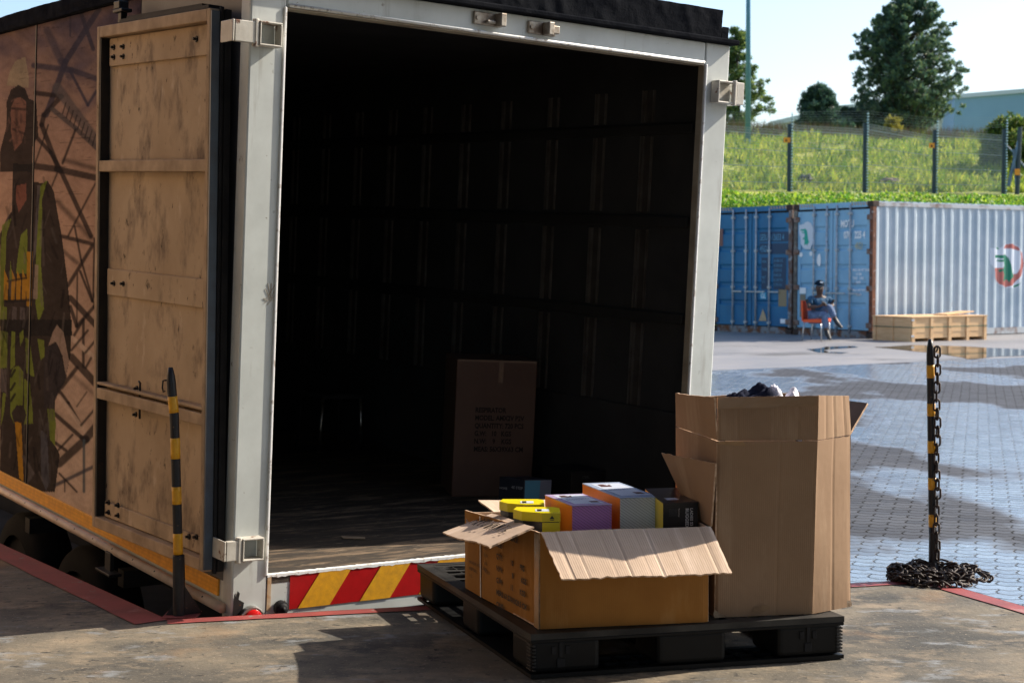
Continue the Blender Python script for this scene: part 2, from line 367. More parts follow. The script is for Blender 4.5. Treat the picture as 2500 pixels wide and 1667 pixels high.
pavers.data.materials.clear(); pavers.data.materials.append(paver_mat())
def puddle(name, pts, seed):
    ps = []
    n = len(pts)
    for i in range(n):
        a = Vector(pts[i]); c = Vector(pts[(i+1) % n])
        for k in range(6):
            q = a.lerp(c, k/6); g = gz(q.x, q.y, YZ+.006); g.x += .10*noise.noise(Vector((g.x*2, g.y, seed))); g.y += .35*noise.noise(Vector((g.x*1.5, g.y, seed+4))); ps.append(g)
    bb = MB(); bb.add(ps, [tuple(range(len(ps)))]); return tag(bb.build(name, M['water']), kind='structure')
puddle('puddle', [(2130, 846), (2250, 843), (2380, 846), (2500, 853), (2640, 858), (2640, 873), (2500, 868), (2360, 876), (2290, 862), (2200, 853)], 1)
puddle('puddle', [(1968, 851), (2010, 846), (2085, 844.5), (2100, 848), (2050, 850), (2000, 853), (2020, 858), (2075, 860), (2060, 863), (2000, 860)], 5)

# added unseen warehouse: wall, canopy and wing that dim and warm the dock's light
wh = thing('added_dock_warehouse', 'unseen cream wall, canopy and tan wing added round the dock to shape its light', 'building')
creamw = mk('cream_render', (.30, .24, .18), (.25, .20, .15), 1, .8, bump=.1)
b = MB().box(-30, -4.3, 0, -3, -4, 5.0).box(3, -4.3, 0, 14, -4, 5.0).box(-3, -4.3, 3.6, 3, -4, 5.0); b.build('wall', creamw, wh)
b = MB().box(-30, -4, 4.6, 12, 4.4, 4.75); b.build('canopy', mk('canopy_sheet', (.16, .14, .12), rough=.7), wh)
b = MB().box(-9.3, 1.0, 0, -9.0, 17, 6.5); b.build('added_bounce_wing', mk('tan_render', (.52, .37, .24), (.46, .32, .20), 1, .85, bump=.1), wh)  # unseen wall added to block sky and bounce warm light onto the truck
for x in (-14, 11):
    b = MB().box(x-.12, 2.0, .001, x+.12, 2.24, 4.6); b.build('column', creamw, wh)
# ================================================================ TRUCK
truck = thing('box_truck', 'large white framed box truck with one rear door open, backed up to the loading dock', 'truck', TM)
W, PB, HO, LT = 2.5, .149, 2.249, 6.6
def T(b, name, mat, parent=truck, **k): return b.build(name, mat, parent, **k)
T(MB().box(-.006, 0, -.42, PB, .085, 2.352), 'corner_post', M['truck'], bevel=.008)
T(MB().box(W-PB, 0, -.42, W+.006, .045, 2.352), 'corner_post', M['truck'], bevel=.008)
T(MB().box(PB-.012, -.008, -.0, PB-.001, .02, HO), 'post_lip', M['trucklip'], bevel=.003)
T(MB().box(W-PB+.002, -.006, .0, W-PB+.012, .02, HO), 'post_lip', M['trucklip'], bevel=.003)
T(MB().box(W-PB-.004, .004, .0, W-PB-.0005, .042, HO-.005), 'jamb', M['jamb'])
b = MB().box(PB+.002, .002, HO+.002, W-PB-.002, .05, 2.351); T(b, 'header_beam', M['truck'], bevel=.006)
T(MB().box(PB+.004, .004, HO-.006, W-PB-.004, .07, HO), 'header_soffit', M['jamb'])
b = MB(); b.tube([(PB+.01, -.004, HO+.008), (W/2, -.004, HO+.006), (W-PB-.01, -.004, HO+.008)], .007, 8); T(b, 'header_lip', M['trucklip'], smooth=True)
# sill with striped tape
b = MB().box(PB+.002, .003, -.20, W-PB-.002, .12, -.004); T(b, 'sill_beam', M['truck'], bevel=.004)
b = MB(); n = 140; vs = []
for i in range(n+1):
    x = PB+(W-2*PB)*i/n
    dz = .006*noise.noise(Vector((i*.5, 0, 0)))+.004*noise.noise(Vector((i*2.1, 3, 0)))
    vs += [(x, -.002, .0025), (x, -.002, -.009+dz), (x, .022+.01*noise.noise(Vector((i*.9, 7, 0))), .0025)]
b.add(vs, [(3*i, 3*i+1, 3*i+4, 3*i+3) for i in range(n)]+[(3*i, 3*i+3, 3*i+5, 3*i+2) for i in range(n)]); T(b, 'sill_edge', M['trucklip'])
tape = MB(); zt, zb = -.006, -.149; per = .1445
def xt(k): return .2445+per*k
clipx = lambda x: min(max(x, .2515), W-PB-.06)
st = thing('hazard_stripe', None, None); st.parent = truck; del st
hz = [o for o in bpy.data.objects if o.name.startswith('hazard_stripe')][0]; bpy.data.objects.remove(hz)
by, brd = MB(), MB()
brd.quad((.2515, 0.0005, zb), (2.29, .0005, zb), (2.29, .0005, zt), (.2515, .0005, zt))
red_t = T(brd, 'reflective_tape', M['red'])
for k in range(0, 14, 2):
    a0, a1 = .3885+per*k, .3885+per*(k+1)
    q0, q1 = a0-.099, a1-.097
    if a1 > 2.29: break
    by.quad((q0, -.0015, zb), (q1, -.0015, zb), (a1, -.0015, zt), (a0, -.0015, zt))
T(by, 'yellow_stripes', M['yel'], parent=red_t)
T(MB().box(PB+.001, -.0015, -.145, PB+.018, .003, -.004), 'rust_streak', mk('rust_stain', (.35, .16, .04), (.5, .42, .3), 20, .8))
# lamps
def lamp(x, z, r, ring, lens, nm):
    o = T(MB().cyl((x, -.028, z), (x, .0, z), r, 24), nm, ring, bevel=.004, smooth=False)
    b = MB(); 
    for j in range(4):
        a = j/4*math.pi/2; a2 = (j+1)/4*math.pi/2
        b.cyl((x, -.029-.012*math.sin(a), z), (x, -.029-.012*math.sin(a2), z), r*.78*math.cos(a), 20, r2=max(r*.78*math.cos(a2), .0005), cap=(j == 3))
    T(b, 'lens', lens, parent=o, smooth=True)
lamp(.078, -.165, .052, M['chrome'], M['lamp'], 'tail_lamp')
lamp(.208, -.135, .030, M['rubber'], M['rubber'], 'tail_lamp')
# paint chips on post foot
b = MB(); random.seed(3)
pts = [(.0, -.16), (.006, -.06), (.014, -.075), (.02, -.05), (.03, -.06), (.026, -.085), (.05, -.1), (.045, -.13), (.055, -.16), (.03, -.2), (.01, -.19)]
b.add([(x, -.002, z) for x, z in pts], [tuple(range(len(pts)))]); T(b, 'bare_patch', M['steelblk'])
b = MB()
for _ in range(9):
    cx, cz = .10+random.random()*.035, 1.10+random.random()*.05
    a = random.random()*3; l = .012+random.random()*.02
    b.box(-l, -.0005, -.0012, l, .0005, .0012, M4=Matrix.Translation((cx, -.0015, cz)) @ Matrix.Rotation(a, 4, 'Y'))
T(b, 'gouge_marks', M['keeper'])
# hinges
def hinge(x0, x1, z0, z1, side):
    b = MB(); t = .008; d = .055
    if side < 0:
        hx0, hx1 = .012, x1
        b.box(hx0, -d, z1-t, hx1, -.001, z1); b.box(hx0, -d, z0, hx1, -.001, z0+t); b.box(hx1-t, -d, z0+t, hx1, -.001, z1-t); b.box(hx0, -d, z0+t, hx0+t*.8, -.001, z1-t)
        b.box(x0, -d*.9, z0+.006, hx0-.001, -d*.55, z1-.006); b.cyl((hx0-.012, -d*.72, z0-.006), (hx0-.012, -d*.72, z1+.006), .013, 12)
        b.box(x0-.01, -d*.9, z0+.006, x0-.002, .06, z1-.006)
    else:
        b.box(x0, -d, z1-t, x1-.05, -.001, z1); b.box(x0, -d, z0, x1-.05, -.001, z0+t); b.box(x0, -d, z0+t, x0+.006, -.001, z1-t)
        b.box(x0+.006, -.012, z0+t, x1-.05, -.002, z1-t)
        b.cyl((x1-.06, -d+.005, z0-.006), (x1-.06, -d+.005, z1+.006), .012, 12); b.box(x1-.048, -d, z0, x1, -d+.012, z1); b.box(x1-.01, -d+.012, z0, x1, .05, z1)
    T(b, 'hinge', mk('hinge_paint', (.58, .56, .50), (.45, .42, .36), 12, .5, spots=[(RUST, 16, .58, .64)], bump=.08), bevel=.003)
hinge(-.09, .107, 2.083, 2.177, -1); hinge(-.056, .104, .077, .168, -1); hinge(2.395, 2.56, 2.071, 2.177, 1)
hinge(2.395, 2.56, .10, .20, 1)
# lock keepers on the header
for x0, x1, z, fl in ((1.02, 1.164, 2.312, 1), (1.305, 1.455, 2.305, -1)):
    o = T(MB().box(x0, -.010, z-.028, x1, .0015, z+.028), 'lock_keeper', M['keeper'], bevel=.008)
    b = MB(); cx = x0+.105 if fl > 0 else x0+.075
    b.box(cx, -.062, z-.030, cx+.028, -.011, z+.026); b.box(cx-.05*fl, -.035, z-.020, cx-.006*fl, -.011, z-.006) if fl > 0 else b.box(cx+.034, -.045, z-.02, cx+.07, -.011, z+.015)
    T(b, 'keeper_claw', M['keeper'], parent=o, bevel=.004)
    b = MB(); b.cyl((x0+.018, -.016, z), (x0+.018, -.0105, z), .009, 10); T(b, 'rivet', M['keeper'], parent=o)
# roof coping
b = MB().box(-.03, -.035, 2.3535, W+.035, .05, 2.378); T(b, 'roof_gutter', M['tar'], bevel=.006)
def tarblock(x0, x1, y0, y1, z0, z1):
    b = MB()
    nx, nz = max(4, int((x1-x0)*70)), 12
    vs = []
    for j in range(nz+1):
        for i in range(nx+1):
            x = x0+(x1-x0)*i/nx; z = z0+(z1-z0)*j/nz
            h = .009*max(0, noise.noise(Vector((x*16+z*6, z*9, 0)))**1 if noise.noise(Vector((x*16+z*6, z*9, 0))) > 0 else 0)+.004*abs(noise.noise(Vector((x*60, z*25, 4))))
            vs.append((x, y0-h, z+(.004*noise.noise(Vector((x*9, 2, 2))) if j == nz else 0)))
    b.add(vs, [(j*(nx+1)+i, j*(nx+1)+i+1, (j+1)*(nx+1)+i+1, (j+1)*(nx+1)+i) for j in range(nz) for i in range(nx)])
    b.box(x0, y0+.0, z0, x1, y1, z1-.004)
    return b
T(tarblock(.0, 2.455, .012, .5, 2.3795, 2.515), 'roof_coping', M['tar'], smooth=True)
T(tarblock(2.457, 2.50, .012, .5, 2.3795, 2.438), 'roof_coping', M['tar'], smooth=True)
b = MB(); ny = 160; vs = []
for i in range(ny+1):
    y = .052+(LT-.052)*i/ny
    for z in (2.385, 2.405, 2.43, 2.455, 2.465):
        vs.append((-.02-.006*noise.noise(Vector((y*12, z*40, 1))), y, z+.004*noise.noise(Vector((y*3, 0, 1)))))
b.add(vs, [(i*5+k, i*5+k+1, (i+1)*5+k+1, (i+1)*5+k) for i in range(ny) for k in range(4)])
b.box(-.012, .052, 2.3795, .06, LT, 2.46); T(b, 'roof_edge', M['tar'], smooth=False)
T(MB().box(.061, .502, 2.38, W+.01, LT, 2.41), 'roof', M['tar'])
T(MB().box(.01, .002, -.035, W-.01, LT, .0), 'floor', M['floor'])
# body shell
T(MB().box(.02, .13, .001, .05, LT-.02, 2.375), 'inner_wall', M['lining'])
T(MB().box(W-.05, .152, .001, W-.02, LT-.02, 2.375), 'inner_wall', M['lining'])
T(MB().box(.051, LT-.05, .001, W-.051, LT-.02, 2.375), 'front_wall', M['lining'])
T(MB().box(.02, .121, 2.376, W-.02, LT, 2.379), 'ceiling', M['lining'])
T(MB().box(W-.018, .046, -.1, W+.002, LT, 2.352), 'outer_wall', M['truck'])
for yc in (.51, .895, 1.308, 1.757, 2.175, 2.6, 3.02, 3.45, 3.9, 4.35, 4.8, 5.25):
    b = MB(); w = .045
    for zz0, zz1 in ((2.0, 2.16), (1.55, 1.93), (1.06, 1.46), (.565, .985)):
        b.box(W-.062, yc-w, zz0, W-.0505, yc-w+.008, zz1); b.box(W-.056, yc-w+.008, zz0, W-.0505, yc+w*.3, zz1, 1)
        b.box(W-.064, yc+w*.3, zz0, W-.0505, yc+w*.3+.006, zz1); b.box(W-.064, yc+w*.75, zz0, W-.0505, yc+w, zz1)
    T(b, 'wall_rib', [M['rib'], M['ribflat']])
for z0, z1 in ((1.935, 1.985), (1.475, 1.53), (1.0, 1.05)):
    T(MB().box(W-.072, .16, z0, W-.0505, LT-.06, z1), 'wall_rail', mk('dark_timber_rail', (.022, .02, .02), (.012, .012, .012), 6, .7), bevel=.006)
T(MB().box(W-.066, .16, .002, W-.0505, LT-.06, .56), 'kick_board', M['lining'])
# left side: rest of the panel, edge strip and rail
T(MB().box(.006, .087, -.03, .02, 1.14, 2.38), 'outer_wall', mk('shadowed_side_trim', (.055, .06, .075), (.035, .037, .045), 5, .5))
T(MB().box(-.0035, .135, -.098, .0065, LT, -.03), 'side_stripe', M['sideyel'], bevel=.002)
T(MB().box(.007, .087, -.118, .02, LT, -.031), 'side_skirt', M['truck'])
b = MB(); b.tube([(-.022, .045, -.125), (-.022, LT, -.118)], .021, 14); rail = T(b, 'side_rail', M['siderail'], smooth=True)
b = MB()
for i in range(26): b.cyl((-.040, .2+i*.25, -.110), (-.0365, .2+i*.25, -.113), .004, 6)
T(b, 'rivets', M['steelblk'], parent=rail)
T(MB().box(W-.06, .2, -.32, W-.02, LT, -.14), 'chassis_rail', M['steelblk'])
T(MB().box(.45, .1, -.40, .53, LT, -.2).box(W-.53, .1, -.40, W-.45, LT, -.2).box(.02, 2.55, -.3, W-.02, 2.62, -.22).box(.02, 1.2, -.3, W-.02, 1.27, -.22), 'chassis_frame', M['steelblk'])
for y in (2.1, 3.1):
    for x in (.12, W-.36):
        b = MB(); prof = [(.0, .30), (.015, .40), (.05, .425), (.19, .425), (.225, .40), (.24, .30)]
        n = 36; vs = []
        for k in range(n):
            a = 2*math.pi*k/n
            vs += [(x+dx, y+math.cos(a)*r, -.72+math.sin(a)*r) for dx, r in prof]
        q = len(prof); b.add(vs, [(k*q+j, k*q+j+1, ((k+1) % n)*q+j+1, ((k+1) % n)*q+j) for k in range(n) for j in range(q-1)])
        wo = T(b, 'wheel', M['tyre'], smooth=True)
        T(MB().cyl((x+.03, y, -.72), (x+.2, y, -.72), .30, 30).cyl((x-.01, y, -.72), (x+.03, y, -.72), .09, 16), 'rim', mk('grimy_rim', (.03, .028, .026), (.016, .015, .014), 9, .7, .2), parent=wo, bevel=.01)
b = MB(); b.box(-.05, 1.19, -.215, -.03, 1.26, -.13).box(-.08, 1.12, -.225, -.02, 1.30, -.212); T(b, 'door_catch', M['steelblk'], bevel=.003)

# ---- the mural printed on the side
nu, nv = 270, 430
ys = np.linspace(1.14, 3.32, nu); zs = np.linspace(-.03, 2.392, nv)
Y, Z = np.meshgrid(ys, zs); P = np.c_[np.full(Y.size, .0045), Y.ravel(), Z.ravel()]
U, V = projn(P, TM)
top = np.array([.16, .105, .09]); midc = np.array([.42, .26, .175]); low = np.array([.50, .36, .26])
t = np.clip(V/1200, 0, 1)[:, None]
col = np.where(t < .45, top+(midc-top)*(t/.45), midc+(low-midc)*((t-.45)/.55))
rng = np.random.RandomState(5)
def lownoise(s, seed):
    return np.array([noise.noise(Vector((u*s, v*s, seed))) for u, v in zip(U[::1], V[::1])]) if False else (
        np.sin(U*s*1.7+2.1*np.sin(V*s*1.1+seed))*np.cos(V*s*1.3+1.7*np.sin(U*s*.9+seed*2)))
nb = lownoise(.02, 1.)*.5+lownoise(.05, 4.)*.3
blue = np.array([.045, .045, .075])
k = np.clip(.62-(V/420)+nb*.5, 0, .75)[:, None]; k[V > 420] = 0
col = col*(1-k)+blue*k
def beam(pts, w, c=(.085, .065, .055), soft=3, a=.85):
    global col
    for p, q in zip(pts[:-1], pts[1:]):
        d = segd(U, V, p, q); f = (np.clip((w-d)/soft+.5, 0, 1)*a)[:, None]; col = col*(1-f)+np.array(c)*f
def poly(pts, c, a=1.0, z=None):
    global col
    if z: pts = [(p[0]/3.733, p[1]/3.733+z) for p in pts]
    f = (inpoly(U, V, pts)*a)[:, None]; col = col*(1-f)+np.array(c)*f
Zf = lambda pts, z0: [(x/3.733, y/3.733+z0) for x, y in pts]
bl = (.05, .046, .062); bd = (.032, .026, .025)
beam(Zf([(640, 150), (640, 330)], 0), 2, bl); beam(Zf([(740, 130), (850, 450)], 0), 5, bl); beam(Zf([(900, 90), (600, 560), (420, 1050)], 0), 7, bl)
beam(Zf([(430, 280), (560, 560), (640, 700)], 0), 9, bl, 6, .6); beam(Zf([(310, 600), (650, 640), (880, 720)], 0), 7, bl, 4, .8)
beam(Zf([(330, 850), (560, 880), (400, 1050), (380, 1140), (540, 1560)], 0), 6, bd); beam(Zf([(520, 800), (880, 1290)], 0), 12, (.10, .085, .08), 5, .75)
beam(Zf([(480, 1000), (690, 1170), (880, 1350)], 0), 6, (.09, .075, .07)); beam(Zf([(690, 1180), (570, 1490)], 0), 3, bd); beam(Zf([(640, 650), (800, 960), (880, 830)], 0), 3.5, bl)
for kx in range(9): beam(Zf([(600+kx*34, 940+kx*36), (570+kx*34, 1040+kx*36)], 0), 1.5, bd, 2, .8)
beam(Zf([(340, 1260), (460, 1390), (560, 1560)], 0), 5, bd); beam(Zf([(440, 1140), (400, 1260), (320, 1490)], 0), 2, bd)
beam(Zf([(300, 20), (520, 50), (880, 130)], 400), 8, bd); beam(Zf([(590, 1460), (880, 1540)], 0), 6, bd, 8, .6)
beam(Zf([(560, 80), (830, 660)], 400), 5.5, bd); beam(Zf([(520, 340), (830, 680)], 400), 6, bd, 8, .55); beam(Zf([(870, 180), (620, 660)], 400), 2.5, bd)
beam(Zf([(520, 90), (470, 210)], 400), 2, bd); beam(Zf([(560, 660), (840, 730)], 400), 5, bd); beam(Zf([(840, 750), (620, 1110)], 400), 4.5, bd)
beam(Zf([(680, 570), (740, 880), (850, 1260)], 400), 2.5, bd); beam(Zf([(580, 800), (700, 900)], 400), 5, bd, 6, .6); beam(Zf([(860, 680), (850, 1200)], 400), 2.5, bd)
beam(Zf([(730, 980), (840, 1250), (870, 1180)], 400), 3, bd); beam(Zf([(705, 1000), (700, 1480)], 400), 2, bd); beam(Zf([(640, 1220), (880, 1480)], 400), 7, bd)
beam(Zf([(640, 1300), (700, 1480), (860, 1300), (880, 1250)], 400), 4.5, bd)
beam(Zf([(660, 170), (760, 0), (760, 430)], 780), 3.5, bd); beam(Zf([(660, 170), (860, 350)], 780), 6, (.55, .40, .29), 3, .9); beam(Zf([(650, 340), (870, 580)], 780), 9, bd)
beam(Zf([(650, 280), (800, 100)], 780), 3, bd); beam(Zf([(870, 190), (780, 300)], 780), 3, bd); beam(Zf([(830, 350), (780, 440)], 780), 3, bd)
beam(Zf([(700, 440), (560, 620)], 780), 5, bd); beam(Zf([(540, 650), (620, 760), (740, 970)], 780), 4.5, bd); beam(Zf([(650, 500), (870, 690)], 780), 5, bd, 8, .4)
beam(Zf([(500, 860), (740, 1070), (800, 1090)], 780), 5, bd); beam(Zf([(540, 700), (820, 1080)], 780), 5, (.52, .38, .28), 3, .8); beam(Zf([(860, 820), (740, 960)], 780), 3, bd)
beam(Zf([(790, 660), (700, 790)], 780), 2, bd, 2, .7); beam(Zf([(540, 1310), (780, 1090), (870, 980)], 780), 10, bd); beam(Zf([(500, 1120), (600, 1190)], 780), 4, bd); beam(Zf([(530, 1190), (660, 1050)], 780), 3, bd)
beam(Zf([(765, 1100), (765, 1568)], 780), 3.2, (.07, .09, .10)); beam(Zf([(500, 1510), (850, 1340)], 780), 4.5, (.06, .06, .07)); beam(Zf([(540, 1400), (700, 1568)], 780), 2.5, bd); beam(Zf([(590, 1470), (590, 1568)], 780), 1.5, bd)
# workers in high-visibility gear, printed dark against the lattice
dk = (.030, .026, .024); lime = (.17, .20, .04); org = (.42, .21, .03); skin_ = (.24, .12, .085); gry = (.12, .10, .095)
poly([(90, 650), (140, 560), (230, 520), (262, 700), (262, 800), (60, 780)], (.30, .24, .15), .7, 0.001)
poly([(0, 1380), (60, 1150), (60, 930), (100, 820), (170, 775), (230, 810), (262, 900), (330, 930), (350, 1240), (300, 1320), (290, 1568), (0, 1568)], dk, .92, .001)
poly([(100, 980), (130, 910), (180, 885), (240, 930), (235, 1150), (200, 1300), (130, 1380), (100, 1200)], skin_, .75, .001)
beam(Zf([(110, 990), (240, 1000)], 0), 3, dk, 3, .7); beam(Zf([(120, 1180), (220, 1220)], 0), 3, dk, 3, .7); beam(Zf([(150, 1000), (150, 1300)], 0), 4, dk, 6, .5)
poly([(0, 640), (60, 500), (110, 430), (120, 0), (300, 0), (300, 160), (390, 180), (430, 150), (490, 250), (560, 640), (620, 1100), (660, 1568), (0, 1568)], dk, .94, 400)
poly([(150, 200), (240, 180), (240, 330), (170, 445), (145, 330)], (.20, .085, .06), .9, 400)
poly([(20, 560), (75, 510), (105, 500), (60, 640), (25, 1568), (0, 1568), (0, 900)], lime, .8, 400)
poly([(360, 220), (400, 170), (430, 150), (385, 320), (372, 900), (400, 1320), (350, 1450), (325, 1280), (330, 800)], lime, .95, 400)
poly([(340, 200), (370, 195), (330, 800), (300, 900), (320, 560)], gry, .9, 400)
poly([(190, 650), (250, 590), (245, 1000), (145, 1000), (165, 820)], lime, .9, 400)
poly([(245, 800), (298, 800), (285, 1290), (240, 1300)], org, .95, 400)
for x0 in (40, 105, 155, 205): poly([(x0, 960), (x0+38, 1060), (x0+28, 1240), (x0-8, 1240)], org, .85, 400)
poly([(95, 880), (115, 1060), (85, 1070)], lime, .9, 400)
beam(Zf([(60, 1255), (280, 1240)], 400), 3.5, dk); beam(Zf([(70, 1070), (240, 1040)], 400), 2.5, dk)
poly([(320, 920), (350, 920), (340, 1240), (300, 1230)], (.30, .22, .17), .8, 400)
for x0 in (20, 110, 185): poly([(x0, 1300), (x0+45, 1310), (x0+35, 1568), (x0-5, 1568)], lime if x0 == 20 else gry, .8, 400)
poly([(0, 0), (655, 0), (640, 330), (600, 540), (500, 720), (500, 1140), (545, 1230), (500, 1568), (0, 1568)], dk, .95, 780)
poly([(480, 120), (520, 45), (580, 120), (630, 380), (600, 520), (570, 330), (510, 200), (440, 240)], (.34, .24, .18), .85, 780)
poly([(430, 240), (520, 220), (610, 530), (500, 740), (400, 810), (400, 400)], (.05, .042, .042), .8, 780)
for pp in ([(0, 100), (70, 120), (65, 440), (0, 445)], [(105, 110), (140, 110), (135, 420), (92, 460)], [(175, 130), (215, 90), (215, 170), (185, 240)], [(25, 670), (55, 670), (35, 860), (5, 980)],
           [(90, 520), (120, 440), (170, 420), (215, 480), (205, 780), (150, 780), (105, 850), (130, 950), (95, 870)], [(220, 540), (270, 570), (300, 860), (300, 945), (215, 955), (240, 870), (220, 800)],
           [(230, 160), (270, 190), (315, 520), (240, 490)], [(340, 170), (405, 190), (405, 340), (370, 370)], [(430, 815), (495, 815), (510, 950), (500, 1150), (455, 1090)]):
    poly(pp, lime, .88, 780)
for yy in (500, 620, 720): beam(Zf([(100, yy+20), (135, yy-40)], 780), 3, dk, 2, .9)
poly([(135, 930), (195, 940), (215, 1470), (175, 1450)], org, .92, 780); poly([(0, 450), (60, 450), (60, 660), (0, 660)], gry, .8, 780)
poly([(370, 1000), (430, 1050), (450, 1480), (420, 1568), (375, 1440)], (.13, .13, .15), .5, 780)
beam(Zf([(215, 1250), (300, 1400), (230, 1500)], 780), 4, gry, 3, .7)
fig = inpoly(U, V, [(0, 215), (60, 210), (75, 330), (115, 440), (150, 600), (175, 810), (170, 920), (135, 990), (145, 1110), (120, 1190), (0, 1130)])
for _ in range(150):   # folds, straps and highlights of the printed clothing
    u0, v0 = rng.uniform(0, 165), rng.uniform(430, 1170); l_, dx = rng.uniform(18, 75), rng.uniform(-14, 14)
    c_ = [(.11, .095, .085), (.012, .011, .012), (.16, .13, .11), (.02, .018, .02)][rng.randint(4)]
    d_ = segd(U, V, (u0, v0), (u0+dx, v0+l_)); w_ = rng.uniform(.6, 3.2); f = (np.clip((w_-d_)/2.5+.5, 0, 1)*rng.uniform(.15, .5)*fig)[:, None]; col = col*(1-f)+np.array(c_)*f
for _ in range(26):
    u0, v0 = rng.uniform(18, 62), rng.uniform(235, 345); d_ = segd(U, V, (u0, v0), (u0+rng.uniform(-8, 8), v0+rng.uniform(4, 22))); w_ = rng.uniform(.8, 3); f = (np.clip((w_-d_)/2.5+.5, 0, 1)*.45)[:, None]
    col = col*(1-f)+np.array([(.04, .03, .028), (.22, .12, .09), (.13, .075, .06)][rng.randint(3)])*f
for _ in range(70):    # fine cracks running along the film
    u0, v0 = rng.uniform(0, 235), rng.uniform(60, 560); d_ = segd(U, V, (u0, v0), (u0+rng.uniform(12, 60), v0+rng.uniform(-6, 3))); f = (np.clip((.7-d_)/1.2+.5, 0, 1)*.4)[:, None]; col = col*(1-f)+np.array((.03, .025, .025))*f
g = (rng.rand(len(U))-.5)*.16+.10*lownoise(.035, 2.)+.08*lownoise(.11, 5.); col = np.clip(col*(1+g[:, None]), .01, 1)
mural_mat = mk('printed_side_film', (.4, .3, .2), None, 3, .7, spec=.0, attr='print', bump=.12, bscale=9, stretch=(1, 1, 7))
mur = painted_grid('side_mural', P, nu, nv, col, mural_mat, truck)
mur['label'] = 'printed picture of workers in high visibility gear before a steel lattice'
T(MB().box(.003, 2.572, -.03, .0062, 2.578, 2.39).box(-.001, 2.56, -.03, .004, 2.571, 2.39), 'panel_joint', M['steelblk'])
T(MB().box(.006, 3.32, -.03, .02, LT, 2.38), 'outer_wall', mk('plain_side_film', (.40, .27, .18), (.15, .12, .11), 1.5, .5))

# ---- the open left door, folded back along the side
DC = [Vector((0, .070, .022)), Vector((0, 1.300, -.020)), Vector((0, .163, 2.231)), Vector((0, 1.400, 2.261))]   # near-bottom, far-bottom, near-top, far-top at x=-.1
def dwarp(p):    # p = (x, s 0 near ..1 far, t 0..1 up)
    q = DC[0].lerp(DC[1], p.y).lerp(DC[2].lerp(DC[3], p.y), p.z); return Vector((p.x, q.y, q.z))
def dst(u, v, x=-.06):
    p = trk(u, v, 0, x); t = (p.z-.0)/2.245; s = 0
    for _ in range(8):
        a = dwarp(Vector((0, 0, t))); bq = dwarp(Vector((0, 1, t))); s = (p.y-a.y)/(bq.y-a.y)
        lo_ = dwarp(Vector((0, s, 0))).z; hi_ = dwarp(Vector((0, s, 1))).z; t = (p.z-lo_)/(hi_-lo_)
    return s, t
door = bpy.data.objects.new('door', None); C.objects.link(door); door.parent = truck; door['label'] = 'open cream steel door folded back against the truck side, scuffed inner face'
def D(b, name, mat, **k): return b.build(name, mat, door, **k)
XF, XP = -.10, -.052
fw, fh = .026, .022
b = MB(dwarp); b.box(XF, 0, 0, XP+.03, fw, 1).box(XF, 1-fw, 0, XP+.03, 1, 1).box(XF, fw, 1-fh, XP+.03, 1-fw, 1).box(XF, fw, 0, XP+.03, 1-fw, fh); D(b, 'frame', M['doorframe'], bevel=.004)
for vv in ((400, 423, 245, 500), (951, 976, 240, 485)):
    s0, t0 = dst((vv[2]+vv[3])/2, vv[1]+(-4 if vv[0] < 500 else 30), XF); s0, t1 = dst((vv[2]+vv[3])/2, vv[0]+(-4 if vv[0] < 500 else 20), XF)
    b = MB(dwarp); b.box(XF+.003, fw, t0, XP, 1-fw, t0+.022)
    if vv[0] > 500: b.box(XF+.003, fw, t0+.006+.022, XP, 1-fw, t0+.034)
    D(b, 'crossbar', M['doorframe'], bevel=.004)
b = MB(dwarp); N1 = 30; vs = []
for j in range(N1+1):
    for i in range(N1+1):
        vs.append(Vector((XP+.004*noise.noise(Vector((i*.35, j*.35, 8))), fw+(1-2*fw)*i/N1, fh+(1-2*fh)*j/N1)))
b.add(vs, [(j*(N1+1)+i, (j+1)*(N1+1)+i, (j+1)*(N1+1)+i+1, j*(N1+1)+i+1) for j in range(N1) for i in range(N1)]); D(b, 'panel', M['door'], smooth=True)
b = MB(dwarp); b.box(XP+.012, fw*.5, fh*.5, XP+.03, 1-fw*.5, 1-fh*.5); D(b, 'backing', M['steelblk'])
b = MB(dwarp); b.box(XF+.004, 1-fw-.010, fh+.001, XP-.0005, 1-fw-.0005, 1-fh-.001); D(b, 'recess_shade_strip', M['steelblk'])  # added strip: the shade of the recess is put into its dark colour
bands = []
for (u0, v0a, v1a) in ((390, 150, 60), (380, 668, 735), (370, 1262, 1400)):
    s, ta = dst(u0, v0a, XP); s, tb = dst(u0, v1a, XP)
    t0, t1 = min(ta, tb), max(ta, tb); t0 = max(t0, fh+.002); t1 = min(t1, 1-fh-.002)
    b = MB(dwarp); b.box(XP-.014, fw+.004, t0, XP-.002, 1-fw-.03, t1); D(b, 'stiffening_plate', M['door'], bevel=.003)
zz1 = lambda x, y, o=0: (x/1.96, y/1.96+o)
bolts = [zz1(590, 225), zz1(590, 272), zz1(940, 188), zz1(545, 228), zz1(545, 275), zz1(590, 1358), zz1(545, 1356), zz1(655, 290, 800), zz1(650, 415, 800),
         zz1(520, 835, 800), zz1(565, 848, 800), zz1(520, 882, 800), zz1(565, 897, 800), zz1(905, 998, 800), zz1(940, 1000, 800)]
for u, v in bolts:
    s, t = dst(u, v, XP-.016); p = dwarp(Vector((0, s, t)))
    b = MB(); b.cyl((XP-.020, p.y, p.z), (XP-.0135, p.y, p.z), .013, 6); b.cyl((XP-.032, p.y, p.z), (XP-.0205, p.y, p.z), .006, 8); D(b, 'bolt', M['steelblk'])
b = MB()
